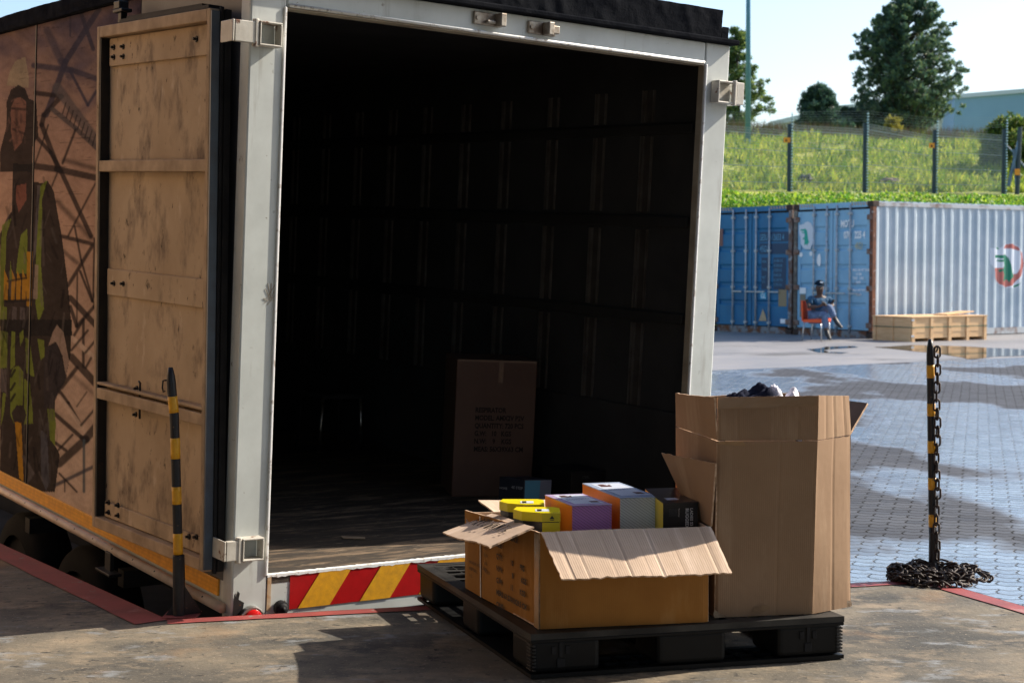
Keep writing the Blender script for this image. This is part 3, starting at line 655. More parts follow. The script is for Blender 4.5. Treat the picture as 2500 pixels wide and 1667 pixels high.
for u, v, u2, v2 in ((342, 935, 341, 968), (341, 997, 341, 1022)):
    s, t = dst(u, v, XP-.03); p = dwarp(Vector((0, s, t))); s, t = dst(u2, v2, XP-.03); q = dwarp(Vector((0, s, t)))
    b.tube([(XP-.03, p.y+.015, p.z+.006), (XP-.03, p.y, p.z), (XP-.03, q.y, q.z)], .005, 6)
D(b, 'latch_rod', M['steelblk'], smooth=True)
b = MB(dwarp); b.box(XF+.002, -.010, .004, XP-.012, -.001, .996); D(b, 'edge_trim', M['dooredge'])
b = MB(dwarp); b.box(XP-.011, -.016, -.004, XP+.004, -.001, 1.004); D(b, 'gasket', M['rubber'], bevel=.003)
b = MB(dwarp); b.box(XP+.005, -.020, 0, XP+.032, .02, 1.0); D(b, 'edge_trim', M['rubber'])
b = MB(dwarp); b.box(XF+.01, .03, 1.0015, XP+.02, .8, 1.008); b.box(XF+.02, .1, 1.009, XP+.01, .75, 1.013); D(b, 'top_seal', M['rubber'])
p = dwarp(Vector((0, .80, 1.0)))
b = MB(); b.box(XF+.01, p.y-.02, p.z+.004, XF+.04, p.y+.02, p.z+.05).box(XF+.0, p.y-.05, p.z+.05, XF+.05, p.y+.06, p.z+.065).box(XF+.0, p.y-.02, p.z+.066, XF+.045, p.y+.05, p.z+.10); D(b, 'door_catch', M['steelblk'], bevel=.004)

# ================================================================ GOODS IN THE TRUCK
bl_, br_ = trk(1102, 1212, 2, 0), trk(1297, 1214, 2, 0)
dirx = (br_-bl_).normalized(); back = Vector((-dirx.y, dirx.x, 0)); wdt = (br_-bl_).length
o = thing('respirator_carton', 'tall closed brown carton printed RESPIRATOR, standing in the dark truck', 'box', TM @ frame(bl_, dirx, back))
hh = .735
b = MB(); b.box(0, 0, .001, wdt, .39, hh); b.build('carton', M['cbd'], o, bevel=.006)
MF = Matrix.Rotation(R(90), 4, 'X')   # text plane facing -y
Tf = lambda x, z: Matrix.Translation((x, -.0015, z)) @ MF
text('RESPIRATOR\nMODEL: AMX2V P2V\nQUANTITY: 720 PCS\nG.W:   10   KGS\nN.W:    9    KGS\nMEAS: 56X39X63 CM', .037, mk('dim_black_ink', (.006, .005, .004), rough=.9), o, Tf(wdt*.25, .455), spacing=1.13, sx=.80, bold=.0011)
b = MB(); b.quad((wdt*.52, -.001, hh-.12), (wdt*.58, -.001, hh-.12), (wdt*.58, -.001, hh-.002), (wdt*.52, -.001, hh-.002)); b.box(0.004, -.0008, hh-.012, wdt-.004, .0, hh-.001); b.build('packing_tape', mk('dull_brown_tape', (.11, .065, .045), (.08, .045, .03), 20, .3), o)
# dark shoe box with blue end
c0 = trk(1277, 1249, 2, 0); x_ = (trk(1346, 1249, 2, 0)-c0); y_ = (trk(1222, 1236, 2, 0)-c0)
xd = Vector((1, -.25, 0)).normalized(); 
px = trk(1216, 1240, 2, 0)
o = thing('dark_blue_shoe_box', 'dark shoe box with blue and grey end panel on the truck floor', 'shoe box', TM @ Matrix.Translation(c0))
hb = (trk(1277, 1171, 1, c0.y)-c0).z
ex = (px-c0); ex.z = 0; Lx = ex.length; ex.normalize(); ey = Vector((-ex.y, ex.x, 0))
ey = ey if ey.y > 0 else -ey
q = trk(1346, 1249, 0, c0.x+.14) if False else None
e2 = Vector((.966, -.26, 0)); Wd = .150
Bp = lambda a, c, z: ex*a+e2*c+Vector((0, 0, z))
navy = mk('navy_print_card', (.012, .016, .03), (.02, .025, .04), 8, .4)
b = MB(); b.prism([Bp(0, 0, 0), Bp(0, Wd, 0), Bp(Lx, Wd, 0), Bp(Lx, 0, 0)], (0, 0, hb)); b.build('carton', navy, o, bevel=.002)
fr = frame(Bp(0, 0, 0), e2, Vector((0, 0, 1))); off = fr.to_3x3() @ Vector((0, 0, .0012))
b = MB(); b.add([Bp(0, .004, .0)+off, Bp(0, Wd*.55, 0)+off, Bp(0, Wd*.58, hb-.004)+off, Bp(0, .004, hb-.004)+off], [(0, 1, 2, 3)]); b.build('blue_panel', mk('sky_blue_card', (.05, .24, .36), rough=.4), o)
b = MB(); b.add([Bp(0, Wd*.55, .0)+off, Bp(0, Wd-.003, 0)+off, Bp(0, Wd-.003, hb-.004)+off, Bp(0, Wd*.58, hb-.004)+off], [(0, 1, 2, 3)]); b.build('grey_panel', mk('slate_card', (.13, .15, .21), rough=.4), o)
fr2 = frame(Bp(Lx, 0, 0), -ex, Vector((0, 0, 1))); pale = mk('pale_ink', (.45, .47, .5), rough=.6)
text('4E STEP', .02, pale, o, fr2 @ Matrix.Translation((Lx*.5, hb*.68, .0015)))
text('HOME', .016, pale, o, fr2 @ Matrix.Translation((Lx*.03, hb*.62, .0015)))
b = MB(); b.tube([fr2 @ Vector((Lx*(.5+.35*t), hb*(.3-.12*math.sin(t*3.1)), .002)) for t in [i/10 for i in range(11)]], .0022, 5); b.build('printing', pale, o)
# a second dark carton, almost lost in the gloom
p0 = trk(1410, 1245, 2, 0)
o = thing('black_shoe_box', 'black closed carton barely visible on the truck floor behind the white shoe box', 'box', TM @ Matrix.Translation(p0))
b = MB().box(-.05, 0, .001, .30, .25, .20); b.build('carton', mk('near_black_card', (.012, .012, .013), rough=.5), o, bevel=.003)
text('STEEL', .018, mk('dim_ink', (.18, .18, .18), rough=.6), o, Tf(.02, .165)); 
# metal legged stool deep in the truck
s0 = trk(777, 1102, 2, 0); s1 = trk(883, 1098, 2, 0)
cs = (s0+s1)/2; o = thing('metal_legged_stool', 'dark stool on thin metal legs, deep in the shadow of the truck', 'stool', TM @ Matrix.Translation(cs))
hw = (s1-s0).length/2; hs = .33
for sx_ in (-1, 1):
    for sy in (0, 1):
        b = MB(); b.tube([(sx_*hw*(1.0), sy*.3, 0), (sx_*hw*.9, sy*.28, hs)], .011, 8); b.build('leg', M['chrome'] if sy == 0 else M['rubber'], o, smooth=True)
b = MB().box(-hw, -.02, hs, hw, .32, hs+.03); b.build('seat', M['lining'], o, bevel=.01)
# scrap of paper on the floor
pf = trk(860, 1312, 2, .0)
o = MB(); pp = [trk(u, v, 2, .004) for u, v in ((832, 1309), (890, 1311), (892, 1316), (838, 1314))]
o.prism([p_ for p_ in pp], (0, 0, .003)); o = o.build('wood_offcut', mk('pale_scrap', (.30, .22, .15), (.2, .15, .1), 9, .8), M4=TM)
tag(o, 'small pale flat scrap lying on the truck floor near the sill', 'scrap')
exec_after = []

# ================================================================ PALLET AND BOXES
A0 = Vector((.063, 5.054, 0)); E1 = Vector((1.105, .267, 0)); E2 = Vector((-.455, 1.215, 0))
def pw(p): return A0+E1*p.x+E2*p.y+Vector((0, 0, p.z))
l1, l2 = E1.length, E2.length
pal = thing('plastic_pallet', 'black heavy plastic pallet on the dock edge carrying two open cartons', 'pallet')
PH = .155
# deck: grid with openings
b = MB(pw)
def deckcells():
    # coordinates in metres along the two edges
    xs = [0, .045]; 
    return xs
m1, m2 = 1/l1, 1/l2
NX, NY = 15, 17
bx = .05; gx = (l1-2*bx)/NX; gy = (l2-2*bx)/NY; bar = .010; zt0, zt1 = PH-.022, PH-.001
b.box(0, 0, zt0, 1, bx*m2, zt1).box(0, 1-bx*m2, zt0, 1, 1, zt1).box(0, bx*m2, zt0, bx*m1, 1-bx*m2, zt1).box(1-bx*m1, bx*m2, zt0, 1, 1-bx*m2, zt1)
for i in range(NX+1):
    w = .024 if i % 5 == 0 else bar/2
    x = bx+gx*i; x0 = max(x-w/2, bx); x1 = min(x+w/2, l1-bx)
    if x1-x0 > .001: b.box(x0*m1, bx*m2, zt0, x1*m1, 1-bx*m2, zt1-.001)
for j in range(NY+1):
    w = .024 if j % 6 == 0 else bar/2
    y = bx+gy*j; y0 = max(y-w/2, bx); y1 = min(y+w/2, l2-bx)
    if y1-y0 > .001: b.box(bx*m1, y0*m2, zt0+.001, 1-bx*m1, y1*m2, zt1-.002)
# round hole corner plates: annular fill of corner cells
def ringplate(cx, cy, hw_, hh_, rx, ry, z0, z1, mi=0):
    n = 28; out = []; inn = []
    for k in range(n):
        a = 2*math.pi*k/n+math.pi/n; c, s_ = math.cos(a), math.sin(a); m_ = max(abs(c)/hw_, abs(s_)/hh_)
        out.append((cx+c/m_, cy+s_/m_)); inn.append((cx+c*rx, cy+s_*ry))
    vs = [(x*m1, y*m2, z1) for x, y in out]+[(x*m1, y*m2, z1) for x, y in inn]+[(x*m1, y*m2, z0) for x, y in inn]
    fs = [(k, (k+1) % n, n+(k+1) % n, n+k) for k in range(n)]+[(n+k, n+(k+1) % n, 2*n+(k+1) % n, 2*n+k) for k in range(n)]
    b.add(vs, fs, mi)
for (cx, cy) in ((.13, .13), (l1-.13, .13), (.13, l2-.13), (l1-.13, l2-.13), (.30, l2-.09), (.10, l2-.30), (l1-.30, .09), (.30, .09), (l1-.1, .3)):
    ringplate(cx, cy, .085, .065, .060, .040, zt0, zt1+.0008)
b.build('deck', M['palg'], pal)
# blocks (nine feet), each a rounded block with moulded edge
for i, (x0, x1) in enumerate(((0.006, .245), (.45, .70), (l1-.245, l1-.006))):
    for j, (y0, y1) in enumerate(((0.006, .20), (l2/2-.09, l2/2+.09), (l2-.20, l2-.006))):
        b = MB(pw); b.box(x0*m1, y0*m2, .018, x1*m1, y1*m2, zt0-.001)
        blk = b.build('foot', M['pal'], pal, bevel=.018, bseg=3)
        if j == 0 and i in (0, 2):   # moulded T slot
            cx = .105 if i == 0 else l1-.135
            b = MB(pw)
            b.box((cx-.006)*m1, .002*m2, .07, (cx+.006)*m1, .0055*m2, .125); b.box((cx-.032)*m1, .002*m2, .080, (cx-.016)*m1, .0055*m2, .108); b.box((cx+.016)*m1, .002*m2, .080, (cx+.032)*m1, .0055*m2, .108)
            b.box((cx-.014)*m1, .001*m2, .035, (cx+.014)*m1, .0055*m2, .066)
            b.build('moulding', M['rubber'], blk, bevel=.003)
        if (i in (0, 2) and j == 0):
            b = MB(pw); xe = l1-.0075 if i == 2 else .0025
            for k in range(9): b.box((xe)*m1, .012*m2, .026+k*.0118, (xe+.0055)*m1, .05*m2, .033+k*.0118); 
            for k in range(9): b.box((l1-.028 if i == 2 else .006)*m1, .0012*m2, .026+k*.0118, (l1-.004 if i == 2 else .018)*m1, .0056*m2, .033+k*.0118)
            b.build('grip_ribs', M['palg'], blk, bevel=.002)
# skirt under deck and bottom runners
b = MB(pw)
b.box(0.0, 0.0, zt0-.012, 1, .012*m2, zt0-.0005).box(0.0, 1-.012*m2, zt0-.012, 1, 1, zt0-.0005).box(0, .012*m2, zt0-.012, .012*m1, 1-.012*m2, zt0-.0005).box(1-.012*m1, .012*m2, zt0-.012, 1, 1-.012*m2, zt0-.0005)
b.build('rim', M['pal'], pal, bevel=.003)
b = MB(pw)
def runner(x0, y0, x1, y1):
    b.box(x0*m1, y0*m2, .004, x1*m1, (y0+.03)*m2, .0175); b.box(x0*m1, (y1-.03)*m2, .004, x1*m1, y1*m2, .0175)
    n = int((x1-x0)/.07)
    for k in range(n+1):
        x = x0+(x1-x0-.012)*k/n; b.box(x*m1, (y0+.03)*m2, .004, (x+.012)*m1, (y1-.03)*m2, .0165)
    b.box(x0*m1, ((y0+y1)/2-.005)*m2, .004, x1*m1, ((y0+y1)/2+.005)*m2, .0160)
runner(0, 0, l1, .2); runner(0, l2/2-.09, l1, l2/2+.09); runner(0, l2-.2, l1, l2)
b.build('bottom_boards', M['pal'], pal)
for x0 in (0.0, l1/2-.06, l1-.12):
    for ya, yb_ in ((.201, l2/2-.091), (l2/2+.091, l2-.201)):
        b = MB(pw); b.box(x0*m1, ya*m2, .004, (x0+.12)*m1, yb_*m2, .017); b.build('side_runner', M['pal'], pal)

# ---- small open carton
CB3 = [M['cbo'], M['cbi'], M['cbedge']]
sb = thing('open_shoe_carton', 'low open carton with spread flaps, full of shoe boxes, on the pallet', 'box')
z0 = PH+.002; zt_ = .485
Af, Bf = Vector((.094, 5.118, z0)), Vector((.675, 5.226, z0)); Cb = Vector((-.176, 5.784, z0)); Db = Vector((.625, 5.86, z0))
up = lambda p, z: Vector((p.x, p.y, z))
b = MB(); b.sheet(Af, Bf, up(Bf, zt_), up(Af, zt_), 30, 12, .006, disp=.010, mi=(0, 1, 2), seed=1, creases=((.985, .006, .003), (.02, .006, .004)))
b.build('front_wall', CB3, sb, smooth=False)
b = MB(); b.sheet(Cb, Af, up(Af, zt_), up(Cb, .455), 30, 12, .006, disp=.010, mi=(0, 1, 2), seed=2, creases=((.93, .008, .005), (.5, .01, .004))); b.build('side_wall', CB3, sb)
b = MB(); b.sheet(Bf, Db, up(Db, .455), up(Bf, zt_), 10, 6, .006, disp=.006, mi=(0, 1, 2), seed=3); b.build('side_wall', CB3, sb)
b = MB(); b.sheet(Db, Cb, up(Cb, .445), up(Db, .455), 10, 6, .006, disp=.006, mi=(0, 1, 2), seed=4); b.build('back_wall', CB3, sb)
b = MB(); b.sheet(Af+Vector((0, 0, .003)), Bf+Vector((0, 0, .003)), Db+Vector((0, 0, .003)), Cb+Vector((0, 0, .003)), 4, 4, .005, mi=(1, 0, 2)); b.build('base', CB3, sb)
# flaps (front surface of the sheet is the upper / inner liner)
PI_ = [M['cbi'], M['cbo'], M['cbedge']]   # slot 0 pale liner, slot 1 printed outside
fl, fr_ = aty(1371, 1414, 4.90), aty(1786, 1400, 5.01)
b = MB(); b.sheet(up(Bf, zt_)+Vector((.008, -.006, 0)), up(Af, zt_)+Vector((.004, -.006, 0)), fl, fr_, 80, 16, .006, disp=.008, mi=(0, 1, 2), jag=.007, seed=5,
                  creases=((.93, .006, .005), (.84, .004, .002), (.67, .004, .004), (.59, .004, .003), (.48, .004, .003), (.40, .004, .002), (.27, .004, .003), (.07, .006, .004)))
fo = b.build('flap', PI_, sb, smooth=False); fo['label'] = 'front flap folded down, pale inner side up'
# rag the outer edge a little
for v in fo.data.vertices:
    pass
hb1, ob1, ob2 = aty(1201, 1254, 5.74), aty(1081, 1300, 5.62), aty(1196, 1338, 5.06)
b = MB(); b.sheet(aty(1304, 1287, 5.13), hb1, ob1, ob2, 24, 16, .006, disp=.010, mi=(0, 1, 2), jag=.005, seed=6)
fo = b.build('flap', PI_, sb); fo['label'] = 'left flap bent outwards, handwriting on it'
SB_flap = (aty(1304, 1287, 5.13), hb1, ob1, ob2)
b = MB(); b.sheet(aty(1238, 1273, 5.76), aty(1500, 1262, 5.92), aty(1500, 1220, 6.15), aty(1167, 1222, 6.00), 24, 8, .006, disp=.01, mi=(0, 0, 2), jag=.008, seed=7); b.build('flap', PI_, sb)
b = MB(); b.sheet(aty(1212, 1256, 5.80), aty(1137, 1256, 5.80), aty(1140, 1288, 5.70), aty(1150, 1288, 5.70), 6, 4, .005, disp=.004, mi=(0, 0, 2), jag=.003, seed=8); b.build('torn_corner', PI_, sb)
b = MB(); rb = up(Bf, zt_)+Vector((.012, .01, 0)); rk = Vector((.652, 5.54, .48))
b.sheet(rb, rk, aty(1616, 1105, 5.52), aty(1749, 1131, 5.24), 24, 12, .006, disp=.008, mi=(1, 0, 2), jag=.003, seed=9)
fo = b.build('flap', [M['cb'], M['cb'], M['cbedge']], sb); fo['label'] = 'right flap standing upright'
# printing on the left side
sd = (Af-Cb).normalized(); nrm = sd.cross(Vector((0, 0, 1))); FL = frame(Cb, sd, Vector((0, 0, 1)))
Ls = (Af-Cb).length
text('COLOUR: BLACK\nSIZE:\nQTY:          10        PRS\nN.W:            8         KGS\nG.W:          11        KGS\nMEAS: 61.5X41X29.5 CM\nC/NO.:', .027, M['ink'], sb, FL @ Matrix.Translation((Ls*.47, .262, .0085)), spacing=1.62, sx=1.0, bold=.0011)
text('NO. STYLE 0415\nCOL BLACK\nEU 39/6\n\n\nHANDLE WITH CARE\nKEEP DRY\n1-12', .017, M['ink'], sb, FL @ Matrix.Translation((Ls*.08, .235, .0085)), spacing=1.5, sx=1.1)
text('MEN SAFETY\nBOOT\nSIZE 6\nEU 39\nUK 6\nMADE IN', .018, M['ink'], sb, FL @ Matrix.Translation((Ls*.30, .245, .0085)), spacing=1.6, sx=.8)
b = MB()
for k, x in enumerate([0, .006, .010, .018, .022, .030, .034, .040, .050, .055]):
    b.quad(*[FL @ Vector(q) for q in ((Ls*.30+x, .275, .008), (Ls*.30+x+.003+.002*(k % 2), .275, .008), (Ls*.30+x+.003+.002*(k % 2), .305, .008), (Ls*.30+x, .305, .008))])
b.build('printing', M['ink'], sb)
b = MB(); b.prism([FL @ Vector(q) for q in ((Ls*.245, .0, .008), (Ls*.255, .0, .008), (Ls*.245, .30, .008), (Ls*.235, .30, .008))], nrm*.001); b.build('strap', mk('white_strap', (.7, .68, .64), rough=.5), sb)
# tape at the near corner
b = MB(); b.sheet(Af+Vector((-.018, .035, .0)), Af+Vector((-.004, -.006, 0)), up(Af, zt_-.005)+Vector((-.004, -.006, 0)), up(Af, zt_-.005)+Vector((-.018, .035, 0)), 4, 18, .0015, disp=.003, seed=11)
b.build('packing_tape', M['tape'], sb)
# handwriting scribble on the left flap
b = MB(); q0, q1, q2, q3 = SB_flap
random.seed(11)
def onflap(a, c): return q0.lerp(q1, a).lerp(q3.lerp(q2, a), c)+Vector((0, 0, .013))
letters = {'F': [[(0, 0), (0, 1), (.6, 1)], [(0, .5), (.5, .5)]], 'R': [[(0, 0), (0, 1), (.6, .8), (.1, .5), (.6, 0)]], 'E': [[(.6, 0), (0, 0), (0, 1), (.6, 1)], [(0, .5), (.5, .5)]],
           'D': [[(0, 0), (0, 1), (.6, .6), (.5, .1), (0, 0)]], 'W': [[(0, 1), (.2, 0), (.4, .7), (.6, 0), (.8, 1)]], 'A': [[(0, 0), (.35, 1), (.7, 0)], [(.15, .4), (.55, .4)]],
           'N': [[(0, 0), (0, 1), (.6, 0), (.6, 1)]], 'T': [[(.3, 0), (.3, 1)], [(0, 1), (.7, 1)]], 'S': [[(.6, .9), (.1, .9), (.1, .5), (.6, .5), (.5, .05), (0, .05)]]}
for i, ch in enumerate('FREDWANTS'):
    for st_ in letters[ch]:
        pts_ = [onflap(.87-(i+x*.85)*.083+random.uniform(-.004, .004), .30+.28*(1-y)+.02*math.sin(i*1.7)+random.uniform(-.01, .01)) for x, y in st_]
        b.tube(pts_, .0013, 4)
b.build('printing', M['ink'], sb)

# ---- shoe boxes in the small carton
def shoebox(name, label, fl_, fr2_, bl2, z, h, body_front, body_side, lid, lidh=.0):
    """fl_,fr2_: front top corners, bl2: back-left top corner (x,y)"""
    F0, F1, B0 = Vector((*fl_, 0)), Vector((*fr2_, 0)), Vector((*bl2, 0)); B1 = F1+(B0-F0)
    o = thing(name, label, 'shoe box', Matrix.Translation(Vector((*fl_, z-h))), 'shoe boxes in the low open carton')
    q = lambda p, zz: p-F0+Vector((0, 0, zz))
    b = MB(); c = [F0, F1, B1, B0]
    for k, mi in ((0, 0), (1, 1), (2, 0), (3, 1)):
        a_, c_ = c[k], c[(k+1) % 4]; b.add([q(a_, 0), q(c_, 0), q(c_, h-.004), q(a_, h-.004)], [(0, 1, 2, 3)], mi)
    b.add([q(p, 0) for p in c], [(3, 2, 1, 0)], 1); b.build('carton', [body_front, body_side], o)
    out = []; cen = (F0+B1)/2
    for p in c: out.append(p+(p-cen).normalized()*.003)
    b = MB(); b.prism([q(p, h-.004) for p in out], (0, 0, .004)); b.build('lid', lid, o, bevel=.0015)
    return o, q, c
def diag(name, c, dk_):
    m = mk(name, c, tuple(x*.93 for x in c), 20, .42); nt = m.node_tree; N = nt.nodes; K = nt.links
    tc = N.new("ShaderNodeTexCoord"); mp = N.new("ShaderNodeMapping"); mp.inputs['Rotation'].default_value = (0, R(-35), 0); K.new(tc.outputs['Object'], mp.inputs[0])
    w = N.new("ShaderNodeTexWave"); w.bands_direction = 'Z'; w.inputs['Scale'].default_value = 36; K.new(mp.outputs[0], w.inputs[0])
    r = N.new("ShaderNodeMapRange"); r.inputs[1].default_value = .86; r.inputs[2].default_value = .95; r.inputs[4].default_value = .8; K.new(w.outputs['Fac'], r.inputs[0])
    x = N.new("ShaderNodeMix"); x.data_type = 'RGBA'; K.new(r.outputs[0], x.inputs[0]); x.inputs[6].default_value = rgba(c); x.inputs[7].default_value = rgba(dk_); K.new(x.outputs[2], N["Principled BSDF"].inputs['Base Color']); return m
purple = diag('purple_striped_card', (.60, .27, .68), (.22, .09, .26)); whitec = diag('white_striped_card', (.80, .86, .92), (.3, .34, .4))
orange = mk('orange_card', (.85, .25, .01), (.78, .21, .01), 6, .4); blackc = mk('black_card', (.012, .013, .016), (.02, .02, .024), 9, .35)
yellow = mk('yellow_card', (.75, .62, .01), (.68, .55, .01), 6, .35); lblue = mk('pale_blue_glossy_lid', (.45, .55, .72), (.38, .45, .62), 9, .22)
llil = mk('lilac_glossy_lid', (.52, .36, .62), (.5, .45, .66), 4, .22); brown = mk('dark_maroon_ink', (.08, .025, .02), rough=.5)
stickc = mk('pale_sticker', (.62, .68, .8), rough=.3); blueink = mk('blue_ink', (.12, .16, .3), rough=.5)
def toplabel(o, q, c, z, inset=.12):
    F0, F1, B1, B0 = c; P_ = lambda a, b_, k: q(F0.lerp(F1, a).lerp(B0.lerp(B1, a), b_), z+k)
    b = MB(); b.add([P_(.14, .1, .0006), P_(.9, .1, .0006), P_(.9, .92, .0006), P_(.14, .92, .0006)], [(0, 1, 2, 3)]); s_ = b.build('label_sticker', stickc, o)
    b = MB(); b.add([P_(.22, .70, .0012), P_(.50, .70, .0012), P_(.56, .84, .0012), P_(.45, .78, .0012), P_(.40, .86, .0012), P_(.26, .86, .0012)], [(0, 1, 2, 3, 4, 5)]); b.build('boot_picture', brown, s_)
    fr = frame(P_(.2, .5, .0012), (F1-F0), (B0-F0))
    text('RUGGED\nBOOT', .022, blueink, s_, fr, spacing=.9); b = MB(); b.add([P_(.62, .18, .0012), P_(.84, .18, .0012), P_(.84, .3, .0012), P_(.62, .3, .0012)], [(0, 1, 2, 3)]); b.build('printing', brown, s_)
o, q, c = shoebox('shoe_box', 'purple striped shoe box with orange side, between the yellow and white boxes', (.214, 5.40), (.356, 5.43), (.123, 5.65), .533, .20, purple, orange, llil); toplabel(o, q, c, .20)
o, q, c = shoebox('shoe_box', 'white striped shoe box with orange side, highest in the open carton', (.3875, 5.45), (.530, 5.48), (.270, 5.815), .553, .21, whitec, orange, lblue); toplabel(o, q, c, .21)
o, q, c = shoebox('shoe_box', 'black shoe box with yellow side printed LADIES, rightmost in the open carton', (.530, 5.33), (.655, 5.355), (.497, 5.67), .5535, .20, blackc, yellow, mk('black_lid', (.025, .02, .022), (.05, .035, .04), 5, .3))
wt = mk('white_ink', (.7, .7, .72), rough=.6); fr = frame(q(c[0], .2), Vector((0, 0, -1)), (c[1]-c[0]))
text('RUGGED BOOT', .0165, wt, o, fr @ Matrix.Translation((.022, .082, .0015)), bold=.0006); text('LADIES S3', .0145, wt, o, fr @ Matrix.Translation((.022, .099, .0015)), bold=.0004); text('Resistance', .007, wt, o, fr @ Matrix.Translation((.022, .056, .0015)))
gi = mk('grey_ink', (.12, .12, .13), rough=.7)
for k in range(7): text('|||||||||||||||||', .007, gi, o, fr @ Matrix.Translation((.022, .022+k*.0045, .0015)), sx=.9)
F0, F1, B1, B0 = c; P_ = lambda a, b_, k: q(F0.lerp(F1, a).lerp(B0.lerp(B1, a), b_), .2+k)
b = MB(); b.add([P_(.2, .15, .0006), P_(.55, .15, .0006), P_(.5, .3, .0006), P_(.18, .3, .0006)], [(0, 1, 2, 3)]); b.build('label_sticker', stickc, o)
def ybox(name, label, x0, x1, y0, y1, z, h, lid_h=.032):
    o = thing(name, label, 'shoe box', Matrix.Translation((x0, y0, z-h)), 'shoe boxes in the low open carton')
    w_, d_ = x1-x0, y1-y0; ch = w_*.3
    oc = lambda g: [(-g, .030, 0), (w_*.52, -g, 0), (w_+g, .002-g, 0), (w_+g, d_-.02, 0), (w_-.02, d_+g, 0), (-.02, d_+g, 0), (-.03-g, d_*.6, 0)]
    b = MB(); b.prism(oc(-.002), (0, 0, h-lid_h)); b.build('carton', blackc, o)
    b = MB(); b.prism([(x, y, h-lid_h+.0005) for x, y, _ in oc(.002)], (0, 0, lid_h)); b.build('lid', yellow, o, bevel=.0015)
    b = MB(); b.add([(w_*.35, d_*.2, h+.0014), (w_*.72, d_*.2, h+.0014), (w_*.72, d_*.6, h+.0014), (w_*.35, d_*.6, h+.0014)], [(0, 1, 2, 3)]); s_ = b.build('label_sticker', stickc, o)
    b = MB(); b.add([(w_*.40, d_*.25, h+.002), (w_*.52, d_*.25, h+.002), (w_*.52, d_*.55, h+.002), (w_*.40, d_*.55, h+.002)], [(0, 1, 2, 3)]); b.build('printing', blackc, s_)
    return o, w_, d_, h
o, w_, d_, h_ = ybox('shoe_box', 'yellow lidded shoe box with black arrow mark, nearest of the open carton', .036, .166, 5.27, 5.40, .527, .2)
b = MB(); b.add([(w_*.72, -.003, h_-.021), (w_*.86, -.003, h_-.021), (w_*.79, -.003, h_-.009)], [(0, 1, 2)]); b.add([(w_*.74, -.003, h_-.026), (w_*.84, -.003, h_-.026), (w_*.84, -.003, h_-.0235), (w_*.74, -.003, h_-.0235)], [(0, 1, 2, 3)])
b.build('printing', blackc, o)
b = MB(); b.box(w_*.53, -.001, 0, w_*1.0+.001, .05, h_-.034); b.build('yellow_end', yellow, o)
ybox('shoe_box', 'yellow lidded shoe box behind the one with the arrow mark, left in the open carton', -.015, .115, 5.50, 5.63, .520, .2)

# ---- big open carton
bb_ = thing('tall_open_carton', 'tall brown carton with upright flaps, holding dark clothing, on the right of the pallet', 'box')
CBB = [M['cb'], M['cbi'], M['cbedge']]
zb1 = .775; F0 = Vector((.709, 5.291, z0)); Fm = Vector((1.058, 5.345, z0)); F1 = Vector((1.219, 5.468, z0)); K1 = Vector((1.12, 5.80, z0)); K0_ = Vector((.622, 5.76, z0))
F0t = Vector((.712, 5.283, zb1)); Fmt = Vector((1.060, 5.292, zb1)); F1t = Vector((1.215, 5.475, zb1)); K0t = up(K0_, zb1); K1t = up(K1, zb1)
b = MB(); b.sheet(F0, Fm, Fmt, F0t, 40, 36, .006, disp=.012, mi=(0, 1, 2), seed=21, creases=((.16, .008, .001), (.62, .008, .0012), (.0, .01, .004)))
b.sheet(Fm, F1, F1t, Fmt, 18, 36, .006, disp=.008, mi=(0, 1, 2), seed=22, creases=((.5, .03, .002), (.98, .03, .003)))
b.build('front_wall', CBB, bb_)
b = MB(); b.sheet(K0_, F0, F0t, K0t, 16, 20, .006, disp=.008, mi=(0, 1, 2), seed=23); b.build('side_wall', CBB, bb_)
b = MB(); b.sheet(F1, K1, K1t, F1t, 16, 20, .006, disp=.008, mi=(0, 1, 2), seed=24); b.build('side_wall', CBB, bb_)
b = MB(); b.sheet(K1, K0_, K0t, K1t, 10, 10, .006, disp=.006, mi=(0, 1, 2), seed=25); b.build('back_wall', CBB, bb_)
b = MB(); b.sheet(F0, F1, K1, K0_, 4, 4, .005, mi=(1, 0, 2)); b.build('base', CBB, bb_)
lift = Vector((0, 0, .003))
b = MB(); b.sheet(F0t+lift+Vector((.003, -.002, 0)), Fmt+lift, Vector((1.062, 5.290, .933)), aty(1751, 970, 5.29), 36, 10, .006, disp=.006, mi=(0, 1, 2), jag=.0015, seed=31, creases=((.2, .006, .002), (.55, .006, .002), (.8, .006, .002)))
b.sheet(Fmt+lift, F1t+lift, aty(2071, 966, 5.47), Vector((1.062, 5.290, .933)), 16, 10, .006, disp=.005, mi=(0, 1, 2), jag=.0015, seed=32, creases=((.25, .04, .002), (.5, .04, .003), (.8, .04, .003)))
b.build('flap', CBB, bb_)
b = MB(); b.sheet(K0t+lift, F0t+lift, aty(1744, 969, 5.27), aty(1651, 959, 5.74), 14, 10, .006, disp=.006, mi=(0, 1, 2), jag=.003, seed=33, bend=.01); b.build('flap', CBB, bb_)
b = MB(); b.sheet(F1t+lift, K1t+lift, aty(2040, 974, 5.88), aty(2119, 985, 5.56), 14, 10, .006, disp=.004, mi=(0, 1, 2), jag=.004, seed=34)
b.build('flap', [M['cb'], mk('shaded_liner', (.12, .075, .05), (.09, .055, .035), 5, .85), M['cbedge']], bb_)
b = MB(); b.sheet(K1t+lift, K0t+lift, Vector((.64, 5.78, .885)), aty(1951, 958, 5.79), 14, 8, .006, disp=.004, mi=(0, 1, 2), jag=.003, seed=35); b.build('flap', [M['cb'], M['cb'], M['cbedge']], bb_)
